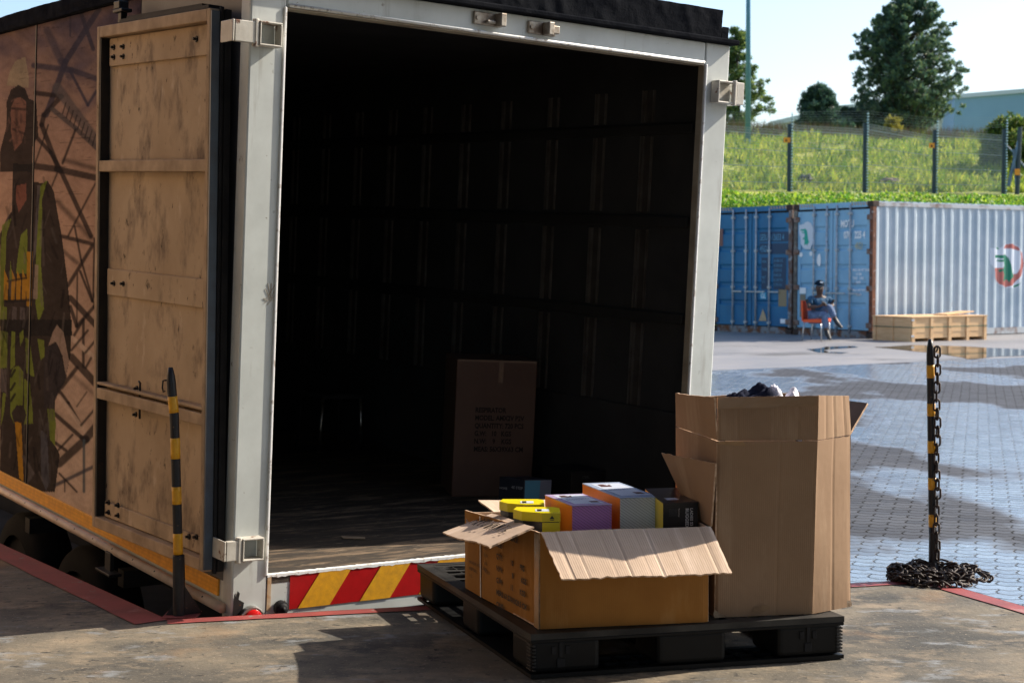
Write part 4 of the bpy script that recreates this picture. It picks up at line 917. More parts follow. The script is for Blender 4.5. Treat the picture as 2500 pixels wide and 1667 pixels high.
# tapes and scuffs
def on(a, c, p00, p10, p11, p01, k=.0): return p00.lerp(p10, a).lerp(p01.lerp(p11, a), c)
b = MB(); n2 = (Fmt-F0t).cross(Vector((0, 0, 1))).normalized()*.010
b.sheet(on(0, .985, F0, Fm, Fmt, F0t)+n2, on(.30, .975, F0, Fm, Fmt, F0t)+n2, on(.30, 1.0, F0, Fm, Fmt, F0t)+n2, on(0, 1.0, F0, Fm, Fmt, F0t)+n2, 8, 3, .0008, disp=.001)
b.build('packing_tape', M['tape'], bb_)
tpc = mk('tape_over_cardboard', (.30, .185, .10), (.26, .16, .085), 6, .3)
q00, q10, q11, q01 = F0t+lift, Fmt+lift, Vector((1.062, 5.290, .933)), aty(1751, 970, 5.29)
b = MB(); o_ = Vector((-.0015, -.0105, 0)); b.sheet(on(.01, .74, q00, q10, q11, q01)+o_, on(.99, .76, q00, q10, q11, q01)+o_, on(.99, .985, q00, q10, q11, q01)+o_, on(.01, .985, q00, q10, q11, q01)+o_, 20, 3, .0006, disp=.001, seed=44); b.build('packing_tape', tpc, bb_)
b = MB(); tp_ = [(F0, .0), (F0, .0)]
b.sheet(F0+Vector((-.004, -.009, 0)), F0+Vector((.05, .000, 0)), F0+Vector((.018, -.008, .014)), F0+Vector((-.004, -.012, .035)), 6, 6, .001, disp=.004, jag=.012, seed=41)
b.sheet(F1+Vector((-.03, -.026, 0)), F1+Vector((.003, -.008, 0)), F1+Vector((.003, -.008, .02)), F1+Vector((-.03, -.026, .03)), 5, 4, .001, disp=.003, jag=.01, seed=42)
b.build('torn_plastic', mk('clear_crinkled_film', (.36, .28, .20), (.25, .17, .11), 40, .12, bump=.4), bb_)
b = MB(); nn = (Fm-F0).cross(Vector((0, 0, 1))).normalized()*.0065; pts = []
for i in range(14):
    a = i/14*2*math.pi; pts.append(on(.47+.09*math.cos(a)+.02*noise.noise(Vector((i, 1, 0))), .035+.022*math.sin(a)+.006*noise.noise(Vector((i, 2, 0)))+.02*(math.cos(a) > 0)*.5, F0, Fm, Fmt, F0t)+nn)
b.add(pts, [tuple(range(len(pts)))]); b.build('dark_smudge', mk('smudge', (.27, .175, .10), (.20, .12, .07), 30, .9), bb_)
# clothes in the tall carton
def cloth_mound(name, label, cat, cx, cy, rx, ry, z0_, zt2, mat, seed, n=34):
    b = MB(); vs = []
    for j in range(n+1):
        for i in range(n+1):
            x = -1+2*i/n; y = -1+2*j/n; r = max(abs(x), abs(y))
            h = (zt2-z0_)*max(0, (1-(x*x+y*y)/1.7))**.6
            h += .05*noise.noise(Vector((x*2.2, y*2.2, seed)))+.03*abs(noise.noise(Vector((x*5+y*3, y*5-x*2, seed+2))))
            vs.append((x*rx, y*ry, h))
    b.add(vs, [(j*(n+1)+i, j*(n+1)+i+1, (j+1)*(n+1)+i+1, (j+1)*(n+1)+i) for j in range(n) for i in range(n)])
    o = b.build(name, mat, smooth=True); o.location = (cx, cy, z0_); sm = o.modifiers.new('thick', 'SOLIDIFY'); sm.thickness = .004
    return tag(o, label, cat)
cloth_mound('folded_clothing', 'dark navy folded garment heaped in the top of the tall carton', 'clothing', .885, 5.53, .150, .12, .74, .928, mk('navy_cloth', (.008, .010, .025), (.016, .02, .04), 12, .9, spec=.1, bump=.2), 3)
o = cloth_mound('plastic_bag', 'crumpled white plastic bag over the garment in the tall carton', 'bag', .965, 5.51, .085, .10, .80, .925, mk('white_plastic', (.75, .74, .8), (.6, .58, .68), 20, .25, bump=.4), 9)

# ================================================================ BOLLARDS AND CHAIN
bkp = mk('chipped_black_paint', (.012, .012, .016), (.02, .019, .022), 20, .4, spec=.35, bump=.1, spots=[((.14, .08, .05), 45, .64, .68)])
ylp = mk('chipped_yellow_paint', (.72, .36, .01), (.6, .28, .01), 20, .4, bump=.08, spots=[((.04, .03, .02), 50, .66, .70)])
def vz(v, y): return CAMH+(650.5-v)/FPX*y
# left
bx_, by_ = -1.315, 5.985
bol = thing('striped_bollard', 'black and yellow striped steel post at the left dock corner, leaning slightly, no chain', 'bollard', Matrix.Translation((bx_, by_, 0)), 'striped posts at the dock corners')
top = vz(897, 5.985)
def axis(z): return Vector((-.016*(z/top)**1.6-.008*math.sin(max(0, z-.8)*9)*(z > .8), 0, z))
b = MB(); zl = [.235+(top-.235)*i/24 for i in range(25)]; rr = [.0185]*23+[.016, .009]
b.tube([axis(z) for z in zl], .0185, 16, radii=rr); post = b.build('post', bkp, bol, smooth=True)
b = MB(); b.cyl((0, 0, .004), (0, 0, .245), .0245, 20, r2=.0235); b.build('sleeve', bkp, bol, smooth=False, bevel=.003)
for v0, v1 in ((968, 1008), (1070, 1121), (1190, 1233), (1305, 1357)):
    za, zb_ = vz(v1, by_), vz(v0, by_); b = MB(); b.tube([axis(za+(zb_-za)*i/4) for i in range(5)], .0191, 16); b.build('band', ylp, post, smooth=True)
b = MB(); b.prism([(-.055, -.004, .003), (-.024, -.004, .003), (-.024, -.004, .05)], (0, .008, 0)); b.prism([(.024, .0, .003), (.085, .04, .003), (.024, .0, .12)], (-.004, .008, 0)); b.build('gusset', bkp, bol)
b = MB(); b.box(-.06, -.05, 0.0005, .075, .07, .006); b.build('base_plate', M['redline'], bol)
b = MB(); p = axis(top-.03); b.tube([p+Vector((-.016, -.004, -.02)), p+Vector((-.030, -.004, -.022)), p+Vector((-.033, -.004, -.05)), p+Vector((-.029, -.004, -.066)), p+Vector((-.022, -.004, -.062))], .0035, 6); b.build('hook', M['steelblk'], bol, smooth=True)
# right
bx2, by2 = 1.873, 6.74
bol2 = thing('striped_bollard', 'rusty black and yellow post with a chain hung down it at the right dock corner', 'bollard', Matrix.Translation((bx2, by2, 0)), 'striped posts at the dock corners')
top2 = vz(828, by2); ax2 = lambda z: Vector((-.028*(z/top2), 0, z))
b = MB(); zl = [.2+(top2-.2)*i/24 for i in range(25)]; b.tube([ax2(z) for z in zl], .0165, 16, radii=[.0175]*23+[.015, .008]); post = b.build('post', bkp, bol2, smooth=True)
b = MB(); b.cyl((0, 0, .03), (0, 0, .21), .0215, 20); b.build('sleeve', bkp, bol2, bevel=.003)
b = MB(); b.cyl((0, 0, .002), (0, 0, .075), .055, 8, r2=.020); b.build('foot', bkp, bol2)
for v0, v1 in ((891, 923), (985, 1016), (1077, 1107), (1168, 1197), (1258, 1289)):
    za, zb_ = vz(v1, by2), vz(v0, by2); b = MB(); b.tube([ax2(za+(zb_-za)*i/4) for i in range(5)], .0182, 16); b.build('band', ylp, post, smooth=True)
b = MB(); p = ax2(top2-.04); b.tube([p+Vector((.012, -.008, -.02)), p+Vector((.026, -.010, -.012)), p+Vector((.032, -.010, .012))], .004, 6); b.build('hook', M['steelblk'], bol2, smooth=True)
chm = mk('rusty_chain_steel', (.018, .013, .011), (.045, .026, .018), 40, .6, .2, bump=.1, bscale=150)
lnk = MB(); pts = []
for k in range(16):
    a = 2*math.pi*k/16; pts.append((math.cos(a)*.013, 0, math.sin(a)*.013+(.012 if math.sin(a) > 0 else -.012)))
lnk.tube(pts, .0047, 6, closed=True)
chain = thing('steel_chain', 'long rusty chain hanging down the right hand bollard into a heap on the dock', 'chain', Matrix.Translation((bx2+.0, by2-.052, 0)))
proto = lnk.build('link', chm, chain, smooth=True); cnt = 0; first = True
def put(Mx):
    global first, cnt
    o = proto if first else proto.copy()
    if not first: C.objects.link(o); o.parent = chain
    first = False; o.matrix_local = Mx; cnt += 1
z = top2-.055; kk = 0
while z > .07:
    put(Matrix.Translation((.007-.012*(z/top2)+.003*math.sin(kk*.9), .022+.0*z, z)) @ Matrix.Rotation(R(90 if kk % 2 else 10)+random.uniform(-.3, .3), 4, 'Z')); z -= .039; kk += 1
# heap: the chain's run laid in overlapping loops
def heapM(i, n):
    t_ = i/n; ang = i*.165*(1+.25*math.sin(i*.013)); rad = .05+.155*abs(math.sin(i*.037+.6))**.7+.03*math.sin(i*.21)+.025*math.sin(ang*2.3)
    x = math.cos(ang)*rad*.92-.01; y = math.sin(ang)*rad*.62-.02
    rr_ = math.hypot(x/1.12, y/.72)/.22; zz_ = .008+random.random()**.8*.058*max(.2, 1-rr_**4)+.012*math.sin(ang*1.3+i*.02)*(rr_ < .8)
    return Matrix.Translation((x, y, zz_)) @ Matrix.Rotation(ang+random.uniform(-.7, .7), 4, 'Z') @ Matrix.Rotation(random.uniform(-1.2, 1.2), 4, 'Y') @ Matrix.Rotation(R(90)+random.uniform(-.5, .5), 4, 'X') @ Matrix.Rotation(random.uniform(-.5, .5), 4, 'Y')
NH = 340; rest = MB()
for i in range(NH):
    Mx = heapM(i, NH)
    if cnt < 100 and i % 8 == 0: put(Mx)
    else: rest.add([Mx @ Vector(p) for p in lnk.v], lnk.f)
tag(rest.build('heaped_links', chm, chain, smooth=True), kind='stuff')

# ================================================================ CONTAINERS
CA = R(31.5); CO = Vector((7.56, 32.1, YZ))
CM = Matrix.Translation(CO) @ Matrix.Rotation(CA, 4, 'Z')      # local x: along the long side away, local y: along the doors to the left
rustm = mk('rust_brown', (.20, .07, .03), (.09, .04, .025), 8, .8, bump=.2, spots=[((.35, .36, .36), 10, .6, .66)])
galv = mk('galvanised_rod', (.50, .55, .60), (.36, .36, .36), 14, .45, .2, spots=[(RUST, 20, .62, .68)])
decw = mk('white_decal', (.85, .88, .9), rough=.5); decy = mk('faded_yellow_decal', (.50, .45, .28), rough=.5)
def container(name, label, yoff, base, dirt, xback=0.0, rustp=None, turn=0):
    o = thing(name, label, 'shipping container', CM @ Matrix.Translation((xback, yoff, 0)) @ Matrix.Rotation(R(turn), 4, 'Z'), 'shipping containers across the yard')
    H_, Wc, Lc = 2.896, 2.438, 12.19
    postm = rustm if rustp else mk(name+'_post', (.16, .15, .15), RUST, 6, .7, spots=[((.3, .32, .34), 5, .55, .6)])
    greyp = mk(name+'_grey_post', (.20, .19, .17), (.05, .04, .035), 6, .7, spots=[(RUST, 9, .6, .66)])
    # corner posts
    for y0 in (0, Wc-.10):
        b = MB().box(0, y0, .15, .10, y0+.10, H_-.12); b.build('corner_post', postm if y0 == 0 else greyp, o)
    for y0 in (0, Wc-.16):
        for z0_ in (0, H_-.12): b = MB().box(-.012, y0-.004, z0_, .17, y0+.164, z0_+.12); b.build('corner_casting', mk('corner_casting_steel', (.06, .03, .022), (.03, .022, .02), 9, .8), o, bevel=.01)
    for y0 in (0, Wc-.16):
        for z0_ in (0, H_-.12): b = MB().box(Lc-.17, y0-.004, z0_, Lc, y0+.164, z0_+.12); b.build('corner_casting', mk('corner_casting_steel', (.06, .03, .022), (.03, .022, .02), 9, .8), o, bevel=.01)
    b = MB().box(.005, .17, H_-.125, .09, Wc-.17, H_-.01); hd = b.build('header', base, o)
    b = MB()
    for (s0, s1) in ((.16, .62), (1.82, 2.27)):
        k = s0
        while k < s1: b.add([(.002, k, H_-.085), (.002, k+.04, H_-.085), (.002, k+.07, H_-.025), (.002, k+.03, H_-.025)], [(0, 3, 2, 1)]); k += .085
    b.build('hazard_marks', mk(name+'_hz', (.55, .38, .2), (.3, .25, .2), 12, .7), hd)
    b = MB().box(.0, .17, .0, .10, Wc-.17, .15); b.build('sill', mk(name+'_sill', (.20, .22, .24), RUST, 5, .7, lo=.45, hi=.6), o)
    b = MB().box(.035, .105, H_-.17, .07, Wc-.105, H_-.13); b.build('door_seal', M['rubber'], o)
    ym = Wc/2
    for (y0, y1, sg) in ((.11, ym-.012, -1), (ym+.012, Wc-.11, 1)):
        b = MB(); x = .03
        # horizontally ribbed leaf
        zs_ = [.17]; prof = []
        z = .17; ribs = 5; pitch = (H_-.17-.17)/5.6
        rows = [(.17, 0)]
        zc = .62
        while zc < H_-.55:
            rows += [(zc, 0), (zc+.04, .03), (zc+.10, .03), (zc+.14, 0)]; zc += .41
        rows.append((H_-.17, 0))
        for (za, xa), (zb_, xb) in zip(rows[:-1], rows[1:]):
            b.add([(x+xa, y0+.09, za), (x+xa, y1-.09, za), (x+xb, y1-.09, zb_), (x+xb, y0+.09, zb_)], [(0, 3, 2, 1)])
        b.box(x-.008, y0, .17, x+.04, y0+.09, H_-.17).box(x-.008, y1-.09, .17, x+.04, y1, H_-.17)
        d = b.build('door', base, o)
        for fy in ((.50, .87) if sg < 0 else (.13, .50)):
            yy = y0+(y1-y0)*fy
            b = MB().cyl((x-.045, yy, .10), (x-.045, yy, H_-.06), .021, 10); rod = b.build('lock_rod', galv, o, smooth=True)
            for zz in (.22, 1.02, 1.85, 2.62): MB().box(x-.068, yy-.04, zz, x-.008, yy+.04, zz+.05).build('bracket', galv, rod)
            b = MB().box(x-.085, yy-.30, .93, x-.06, yy, .96); b.build('handle', galv, rod)
        ye = y0 if sg < 0 else y1
        for zz in (.22, 1.0, 1.78, 2.5):
            b = MB().box(-.02, ye-.10 if sg < 0 else ye-.06, zz, .028, ye+.06 if sg < 0 else ye+.10, zz+.11); b.build('door_hinge', mk('hinge_steel', (.25, .2, .18), RUST, 9, .7), o, bevel=.01)
    # long sides
    def side(y, sgn, matl):
        b = MB(); pit = .278; x = .10; dep = .038*sgn; prof = []
        while x < Lc-.14:
            prof += [(x, 0), (x+.060, 0), (x+.125, 1), (x+.213, 1)]; x += pit
        prof.append((Lc-.1, 0)); vs = []
        for (xx, k) in prof: vs += [(xx, y+dep*k, .16), (xx, y+dep*k, H_-.11)]
        b.add(vs, [(2*i, 2*i+2, 2*i+3, 2*i+1) if sgn > 0 else (2*i+1, 2*i+3, 2*i+2, 2*i) for i in range(len(prof)-1)])
        s_ = b.build('side_panel', matl, o)
        b = MB().box(.17, y-.01*sgn, H_-.11, Lc-.17, y+.06*sgn, H_-.03).box(.17, y-.01*sgn, 0.02, Lc-.17, y+.06*sgn, .16); b.build('side_beam', mk(name+'_beam', (.42, .45, .47), RUST, 3, .6, lo=.5, hi=.7), o)
    side(.012, 1, dirt); side(Wc-.012, -1, dirt)
    b = MB().box(.10, .02, H_-.03, Lc-.1, Wc-.02, H_-.02)
    for k in range(int((Lc-.3)/.209)): b.box(.15+k*.209, .03, H_-.02, .25+k*.209, Wc-.03, H_-.004)
    b.build('roof', dirt, o)
    return o
lbl = mk('weathered_light_blue_paint', (.27, .50, .68), (.21, .42, .60), 2, .55, bump=.05, spots=[(RUST, 14, .70, .74), ((.25, .38, .48), 5, .6, .7)])
dbl = mk('deep_blue_paint', (.012, .16, .34), (.01, .12, .27), 2, .5, bump=.05, spots=[((.03, .16, .3), 5, .6, .7)])
wbl = mk('pale_blue_grey_side', (.46, .54, .60), (.34, .43, .50), 1.5, .5, bump=.05, spots=[((.25, .12, .06), 6, .70, .74, (1, 1, .3))])
c1 = container('light_blue_container', 'light blue shipping container with rusty corner post and crocodile emblem', 0, lbl, wbl, rustp=True)
c2 = container('deep_blue_container', 'deep blue shipping container, partly hidden by the truck post', 2.50, dbl, dbl, turn=7)
# lettering on doors: local plane x = .02 facing -x ; text x axis = -y
def CT(y, z, xo=.016): return frame((xo, y, z), (0, -1, 0), (0, 0, 1))
text('MOTU', .21, decw, c1, CT(.98, 2.36), sx=.66, bold=.008); text('070', .21, decw, c1, CT(.88, 2.12), sx=.66, bold=.008); text('225 4', .21, decw, c1, CT(.56, 2.12), sx=.66, bold=.008); text('45G1', .21, decy, c1, CT(.54, 1.88), sx=.5, bold=.003)
text('MAX GR WT 30.480\n      67.200\nTARE   3.900\n      8.600\n\nMAX NET WT 26.580\n      58.600', .075, decw, c1, CT(.60, 1.42), spacing=1.15, sx=.8, bold=.002)
b = MB(); b.quad(*[CT(2.25, .92) @ Vector(p) for p in ((0, 0, 0), (.20, 0, 0), (.20, .13, 0), (0, .13, 0))]); b.build('sticker', decw, c1)
b = MB(); b.quad(*[CT(2.25, .40) @ Vector(p) for p in ((.01, 0, 0), (.19, 0, 0), (.19, .5, 0), (.01, .5, 0))]); b.build('sticker', mk('worn_tan_sticker', (.22, .20, .15), rough=.7), c1)
def blob(o, y, z, rx, rz, mat, nm='sticker', cut=False):
    b = MB(); pts = [CT(y, z) @ Vector((rx*math.cos(a*math.pi/10)*(1 if not cut or math.cos(a*math.pi/10) < .3 else .4), rz*math.sin(a*math.pi/10), 0)) for a in range(20)]; b.add(pts, [tuple(range(20))]); b.build(nm, mat, o)
blob(c1, 1.62, 1.66, .09, .14, decw, cut=True); blob(c1, 2.22, 1.78, .06, .05, decw); blob(c1, 1.9, 1.80, .05, .05, decw)
dkb = mk('dark_blue_decal', (.01, .045, .11), rough=.5); pb = mk('pale_blue_ink', (.08, .28, .45), rough=.5)
def crect(o, y, z, w, h, mat, xo=.018, nm='sticker'):
    b = MB(); b.quad(*[CT(y, z, xo) @ Vector(p) for p in ((0, 0, 0), (w, 0, 0), (w, h, 0), (0, h, 0))]); b.build(nm, mat, o)
crect(c2, .98, 2.08, .86, .22, dkb); crect(c2, .98, 1.80, .86, .24, dkb)
text('SESU  613653 4', .20, pb, c2, CT(.97, 2.11), sx=.56, bold=.002); text('45G1', .2, pb, c2, CT(.97, 1.85), sx=.56, bold=.002)
crect(c2, .92, 1.0, .22, .72, dkb); crect(c2, .56, 1.0, .38, .72, dkb); text('MAX.\n\nTARE\n\nNET\nCU.', .09, pb, c2, CT(.90, 1.6), sx=.7); text('30.480 KG\n67.200 LB\n3.920 KG\n8.640 LB\n26.560 KG\n2.700 CU', .09, pb, c2, CT(.55, 1.62), sx=.7, spacing=1.2)
crect(c2, .95, .78, .18, .16, mk('cyan_sticker', (.05, .4, .65), rough=.4)); text('GL', .15, decw, c2, CT(.93, .80, .014), sx=.8)
crect(c2, .40, .62, .24, .42, mk('tan_sticker', (.28, .22, .13), rough=.6)); crect(c2, .34, .24, .16, .1, decw); crect(c2, 2.35, 2.0, .22, .4, mk('brown_sticker', (.2, .1, .09), rough=.6))
b = MB(); b.add([CT(.99, .28) @ Vector(p) for p in ((0, 0, 0), (.24, 0, 0), (.2, .14, 0), (.12, .27, 0), (.07, .14, 0))], [(0, 1, 2, 3, 4)]); b.build('sticker', mk('torn_tan_sticker', (.6, .45, .25), (.4, .3, .2), 20, .6), c2)
# crocodile emblem
green = (.0, .19, .11); redc = (.45, .13, .11); whc = (.62, .68, .76)
croc = {'out': [(850, 390), (960, 390), (1000, 355), (1060, 385), (1130, 315), (1290, 280), (1440, 345), (1540, 510), (1590, 720), (1565, 950), (1470, 1140), (1420, 1250), (1200, 1248), (1050, 1185), (945, 1050), (925, 820), (870, 740), (850, 600)],
        'red': [[(1110, 400), (1150, 325), (1290, 300), (1430, 365), (1460, 450), (1310, 410)], [(1460, 450), (1520, 520), (1570, 720), (1530, 920), (1400, 1110), (1310, 1190), (1200, 1225), (1180, 1225), (1060, 1160), (955, 1045), (935, 820), (1290, 820), (1300, 960), (1420, 940), (1470, 800), (1480, 600)]],
        'grn': [[(940, 545), (1110, 545), (1140, 520), (1180, 550), (1240, 600), (1280, 760), (1300, 900), (1350, 1000), (1300, 1040), (1270, 1080), (1255, 1130), (1230, 1080), (1180, 1060), (1140, 1110), (1115, 1080), (1130, 960), (1110, 880), (1060, 910), (1030, 855), (1110, 840), (1130, 760), (1120, 690), (1060, 685), (950, 655), (1000, 650), (1110, 650), (1110, 615), (940, 600)],
                [(960, 400), (985, 375), (1020, 380), (1050, 420), (970, 420)], [(1310, 1222), (1450, 1150), (1560, 990), (1568, 1040), (1480, 1170), (1400, 1228)]]}
def paint_croc(a, c, simple=False):
    colr = np.tile(np.array(whc), (len(a), 1)); keep = inpoly(a, c, croc['out'])
    if not simple:
        for p in croc['red']: colr[inpoly(a, c, p)] = redc
    for p in croc['grn'][:1 if simple else 3]: colr[inpoly(a, c, p)] = (0, .36, .28) if simple else green
    return colr, keep
em = mk('painted_emblem', (.5, .5, .5), None, 3, .5, attr='print')
# on the corrugated side: follow the profile
pit = .278; xs_ = []; yo = []
x = .10
while x < 6.5:
    for f0, f1, k0, k1, n in ((0, .060, 0, 0, 4), (.060, .125, 0, 1, 5), (.125, .213, 1, 1, 5), (.213, .278, 1, 0, 5)):
        for i in range(n): xs_.append(x+f0+(f1-f0)*i/n); yo.append(.012+.038*(k0+(k1-k0)*i/n))
    x += pit
xs_ = np.array(xs_); yo = np.array(yo); sel = (xs_ > 3.0) & (xs_ < 5.4); xs_ = xs_[sel]; yo = yo[sel]
pA = onlocal(2320+850/8.711, 560+390/8.711, CM, 1, .03); pB = onlocal(2320+1590/8.711, 560+1250/8.711, CM, 1, .03)
zz_ = np.linspace(min(pA.z, pB.z)-.1, max(pA.z, pB.z)+.15, 110)
G = np.array([(x, y-.004, z) for z in zz_ for x, y in zip(xs_, yo)])
a = 850+(G[:, 0]-pA.x)/(pB.x-pA.x)*740; c = 390+(G[:, 2]-pA.z)/(pB.z-pA.z)*860
colr, keep = paint_croc(a, c); painted_grid('crocodile_emblem', G, len(xs_), len(zz_), colr, em, c1, keep)
gy_, gz_ = np.linspace(2.33, 1.77, 60), np.linspace(1.86, 2.56, 70)
G = np.array([(.019, y, z) for z in gz_ for y in gy_]); a = 850+(2.30-G[:, 1])/.50*740; c = 1250-(G[:, 2]-1.89)/.62*960
colr, keep = paint_croc(a, c, True); painted_grid('crocodile_emblem', G, 60, 70, colr, em, c1, keep)

# ================================================================ CRATE
wood = mk('pale_pine_board', (.72, .47, .25), (.60, .37, .18), 2.5, .7, bump=.1, stretch=(1, 1, 8), spots=[((.3, .2, .1), 5, .66, .72)])
crt = thing('wooden_crate', 'long low pale wooden shipping crate beside the corrugated container', 'crate', Matrix.Translation((8.04, 30.76, YZ)) @ Matrix.Rotation(R(31), 4, 'Z'))
Lc_, Wc_, Hc_ = 2.15, 1.06, .50
b = MB()
for k in range(2): b.box(.012, .0, .09+k*.20, Lc_-.012, .02, .285+k*.20).box(.012, Wc_-.02, .09+k*.20, Lc_-.012, Wc_, .285+k*.20).box(0, .012, .09+k*.20, .02, Wc_-.012, .285+k*.20).box(Lc_-.02, .012, .09+k*.20, Lc_, Wc_-.012, .285+k*.20)
b.build('side_boards', wood, crt)
b = MB().box(.0, 0, .07, Lc_, Wc_, .0895); b.build('base_board', wood, crt)
b = MB().box(-.02, -.03, .4905, Lc_+.02, Wc_+.03, .508); b.build('lid', wood, crt)
for k in range(5):
    x = k*(Lc_-.08)/4; b = MB().box(x, -.024, .0, x+.08, -.001, .49); b.build('batten', wood, crt)
for k in range(3):
    y = k*(Wc_-.08)/2; b = MB().box(-.024, y, .0, -.001, y+.08, .49); b.build('batten', wood, crt)
for k in range(5):
    x = k*(Lc_-.10)/4; b = MB().box(x, 0, 0.001, x+.10, Wc_, .0695); b.build('skid', wood, crt)
for zz in (.12, .44):
    b = MB().box(-.03, -.03, zz-.02, .05, -.0245, zz+.02); b.build('corner_plate', galv, crt)
b = MB().box(-.031, -.031, .285, Lc_+.005, -.0255, .30).box(-.031, -.0255, .285, -.0255, Wc_, .30); b.build('strap', mk('green_strap', (.02, .10, .06), rough=.5), crt)
o = MB().box(0, 0, 0, .95, .35, .02).build('loose_board', wood); o.matrix_world = Matrix.Translation((8.04, 30.76, YZ)) @ Matrix.Rotation(R(31), 4, 'Z') @ Matrix.Translation((1.28, .25, .515)) @ Matrix.Rotation(R(-3), 4, 'Y') @ Matrix.Rotation(R(8), 4, 'Z')
tag(o, 'loose pale board lying slanted on the lid of the wooden crate', 'board')

# ================================================================ CHAIR AND PERSON
oran = mk('orange_plastic', (.78, .10, .015), (.70, .08, .012), 8, .4)
S = .00844
def pp(u, v, y=31.5): return aty(u, v, y)
g0 = Vector((6.28, 31.55, YZ)); fdir = Vector((.80, -.60, 0)); sdir = Vector((.60, .80, 0))   # facing, seat's left-right
chr_ = thing('plastic_chair', 'orange plastic chair with thin metal legs before the light blue container', 'chair', frame(g0, fdir, sdir))
b = MB(); b.sheet((-.20, -.21, .42), (-.20, .21, .42), (.23, .21, .445), (.23, -.21, .445), 8, 8, .02, mi=(0, 0, 0)); b.box(-.2, -.215, .37, .23, -.195, .43).box(-.2, .195, .37, .23, .215, .43).box(.215, -.195, .38, .232, .195, .44); b.build('seat', oran, chr_, bevel=.008)
b = MB(); b.box(-.235, -.21, .40, -.205, -.15, .80).box(-.235, .15, .40, -.205, .21, .80).box(-.25, -.21, .60, -.22, .21, .82).box(-.236, -.145, .42, -.22, .145, .60); b.build('backrest', oran, chr_, bevel=.012)
for sx_, sy, dx in ((-.17, -.19, -.05), (-.17, .19, -.05), (.19, -.19, .03), (.19, .19, .03)):
    b = MB(); b.tube([(sx_, sy, .42), (sx_+dx, sy*1.12, 0)], .013, 8); b.build('leg', mk('chair_tube', (.5, .52, .54), rough=.35, metal=.6), chr_, smooth=True)
def skin(name, pts, edges, mat, parent=None, root=0, sub=1):
    me = bpy.data.meshes.new(name); me.from_pydata([tuple(p[0]) for p in pts], edges, []); me.materials.append(mat)
    o = bpy.data.objects.new(name, me); C.objects.link(o); o.parent = parent
    o.modifiers.new('Skin', 'SKIN'); sv = me.skin_vertices[0].data
    for i, p in enumerate(pts):
        r = p[1]; sv[i].radius = r if isinstance(r, tuple) else (r, r); sv[i].use_root = (i == root)
    o.modifiers['Skin'].use_smooth_shade = True; s_ = o.modifiers.new('Sub', 'SUBSURF'); s_.levels = sub; s_.render_levels = 3 if name in ('shirt', 'trousers') else 2
    if name in ('shirt', 'trousers'):
        tx = bpy.data.textures.new('folds', 'CLOUDS'); tx.noise_scale = .07; dm = o.modifiers.new('folds', 'DISPLACE'); dm.texture = tx; dm.strength = .03; dm.mid_level = .5
    return o
skinm = mk('dark_brown_skin', (.07, .035, .024), rough=.55); shirt = mk('blue_work_shirt', (.012, .085, .17), (.008, .055, .12), 12, .85, bump=.1)
trou = mk('grey_blue_trousers', (.13, .19, .31), (.07, .11, .2), 12, .85, bump=.1); bootm = mk('black_boot_leather', (.012, .014, .018), rough=.5); capm = mk('dark_navy_cap', (.008, .02, .035), rough=.9, spec=.1)
PZ = lambda u, v, y: tuple(pp(u, v, y))
J = {'pel': PZ(1994, 770, 31.55), 'wai': PZ(1996, 757, 31.58), 'che': PZ(2000, 737, 31.60), 'nek': PZ(2001, 721, 31.58), 'hd0': PZ(2001, 712, 31.54), 'hd1': PZ(2001, 703, 31.52), 'hd2': PZ(2001, 694, 31.53),
     'ls': PZ(1979, 728, 31.50), 'le': PZ(1973, 749, 31.38), 'lw': PZ(1998, 749, 31.16), 'lh': PZ(2007, 744, 31.10), 'rs': PZ(2024, 729, 31.66), 're': PZ(2034, 747, 31.60), 'rw': PZ(2020, 747, 31.30), 'rh': PZ(2013, 744, 31.20),
     'lhip': PZ(1990, 773, 31.46), 'rhip': PZ(2000, 772, 31.64), 'kU': PZ(2025, 747, 31.22), 'aU': PZ(2041, 785, 31.12), 'tU': PZ(2052, 797, 31.00),
     'kL': PZ(2013, 766, 31.14), 'aL': PZ(2018, 812, 31.16), 'tL': PZ(2024, 824, 30.98)}
per = thing('person', 'person in blue shirt and cap, sitting cross-legged on the orange chair with a phone', 'person', Matrix.Translation(g0))
rel = lambda p: Vector(p)-g0
def sk(name, lst, edges, mat, **k): return skin(name, [(rel(J[a] if isinstance(a, str) else a), r) for a, r in lst], edges, mat, per, **k)
def off(a, d): return tuple(Vector(J[a])+Vector(d))
body = [('pel', .12), ('wai', .12), ('che', .13), ('nek', .055), ('hd0', .075), ('hd1', .092), ('hd2', .075), ('ls', .055), ('le', .040), ('lw', .027), ('lh', (.032, .018)), ('rs', .055), ('re', .040), ('rw', .027), ('rh', (.032, .018)),
        ('lhip', .085), ('kL', .06), ('aL', .04), ('tL', .035), ('rhip', .085), ('kU', .06), ('aU', .04), ('tU', .035)]
ed = [(0, 1), (1, 2), (2, 3), (3, 4), (4, 5), (5, 6), (2, 7), (7, 8), (8, 9), (9, 10), (2, 11), (11, 12), (12, 13), (13, 14), (0, 15), (15, 16), (16, 17), (17, 18), (0, 19), (19, 20), (20, 21), (21, 22)]
for hnd, idx, sgn in (('lh', 10, 1), ('rh', 14, -1)):
    for f_, (dx, dz, ln) in enumerate(((.0, .03, .05), (.0, .012, .062), (.0, -.006, .058), (.0, -.022, .045), (-.02*sgn, .04, .035))):
        n0 = len(body); body += [(off(hnd, (.02*sgn+dx, -.02, dz)), .009), (off(hnd, (.02*sgn+dx+ln*.55*sgn, -.045, dz+.006)), .008), (off(hnd, (.02*sgn+dx+ln*.7*sgn, -.03, dz+.022)), .007)]
        ed += [(idx, n0), (n0, n0+1), (n0+1, n0+2)]
sk('body', body, ed, skinm)
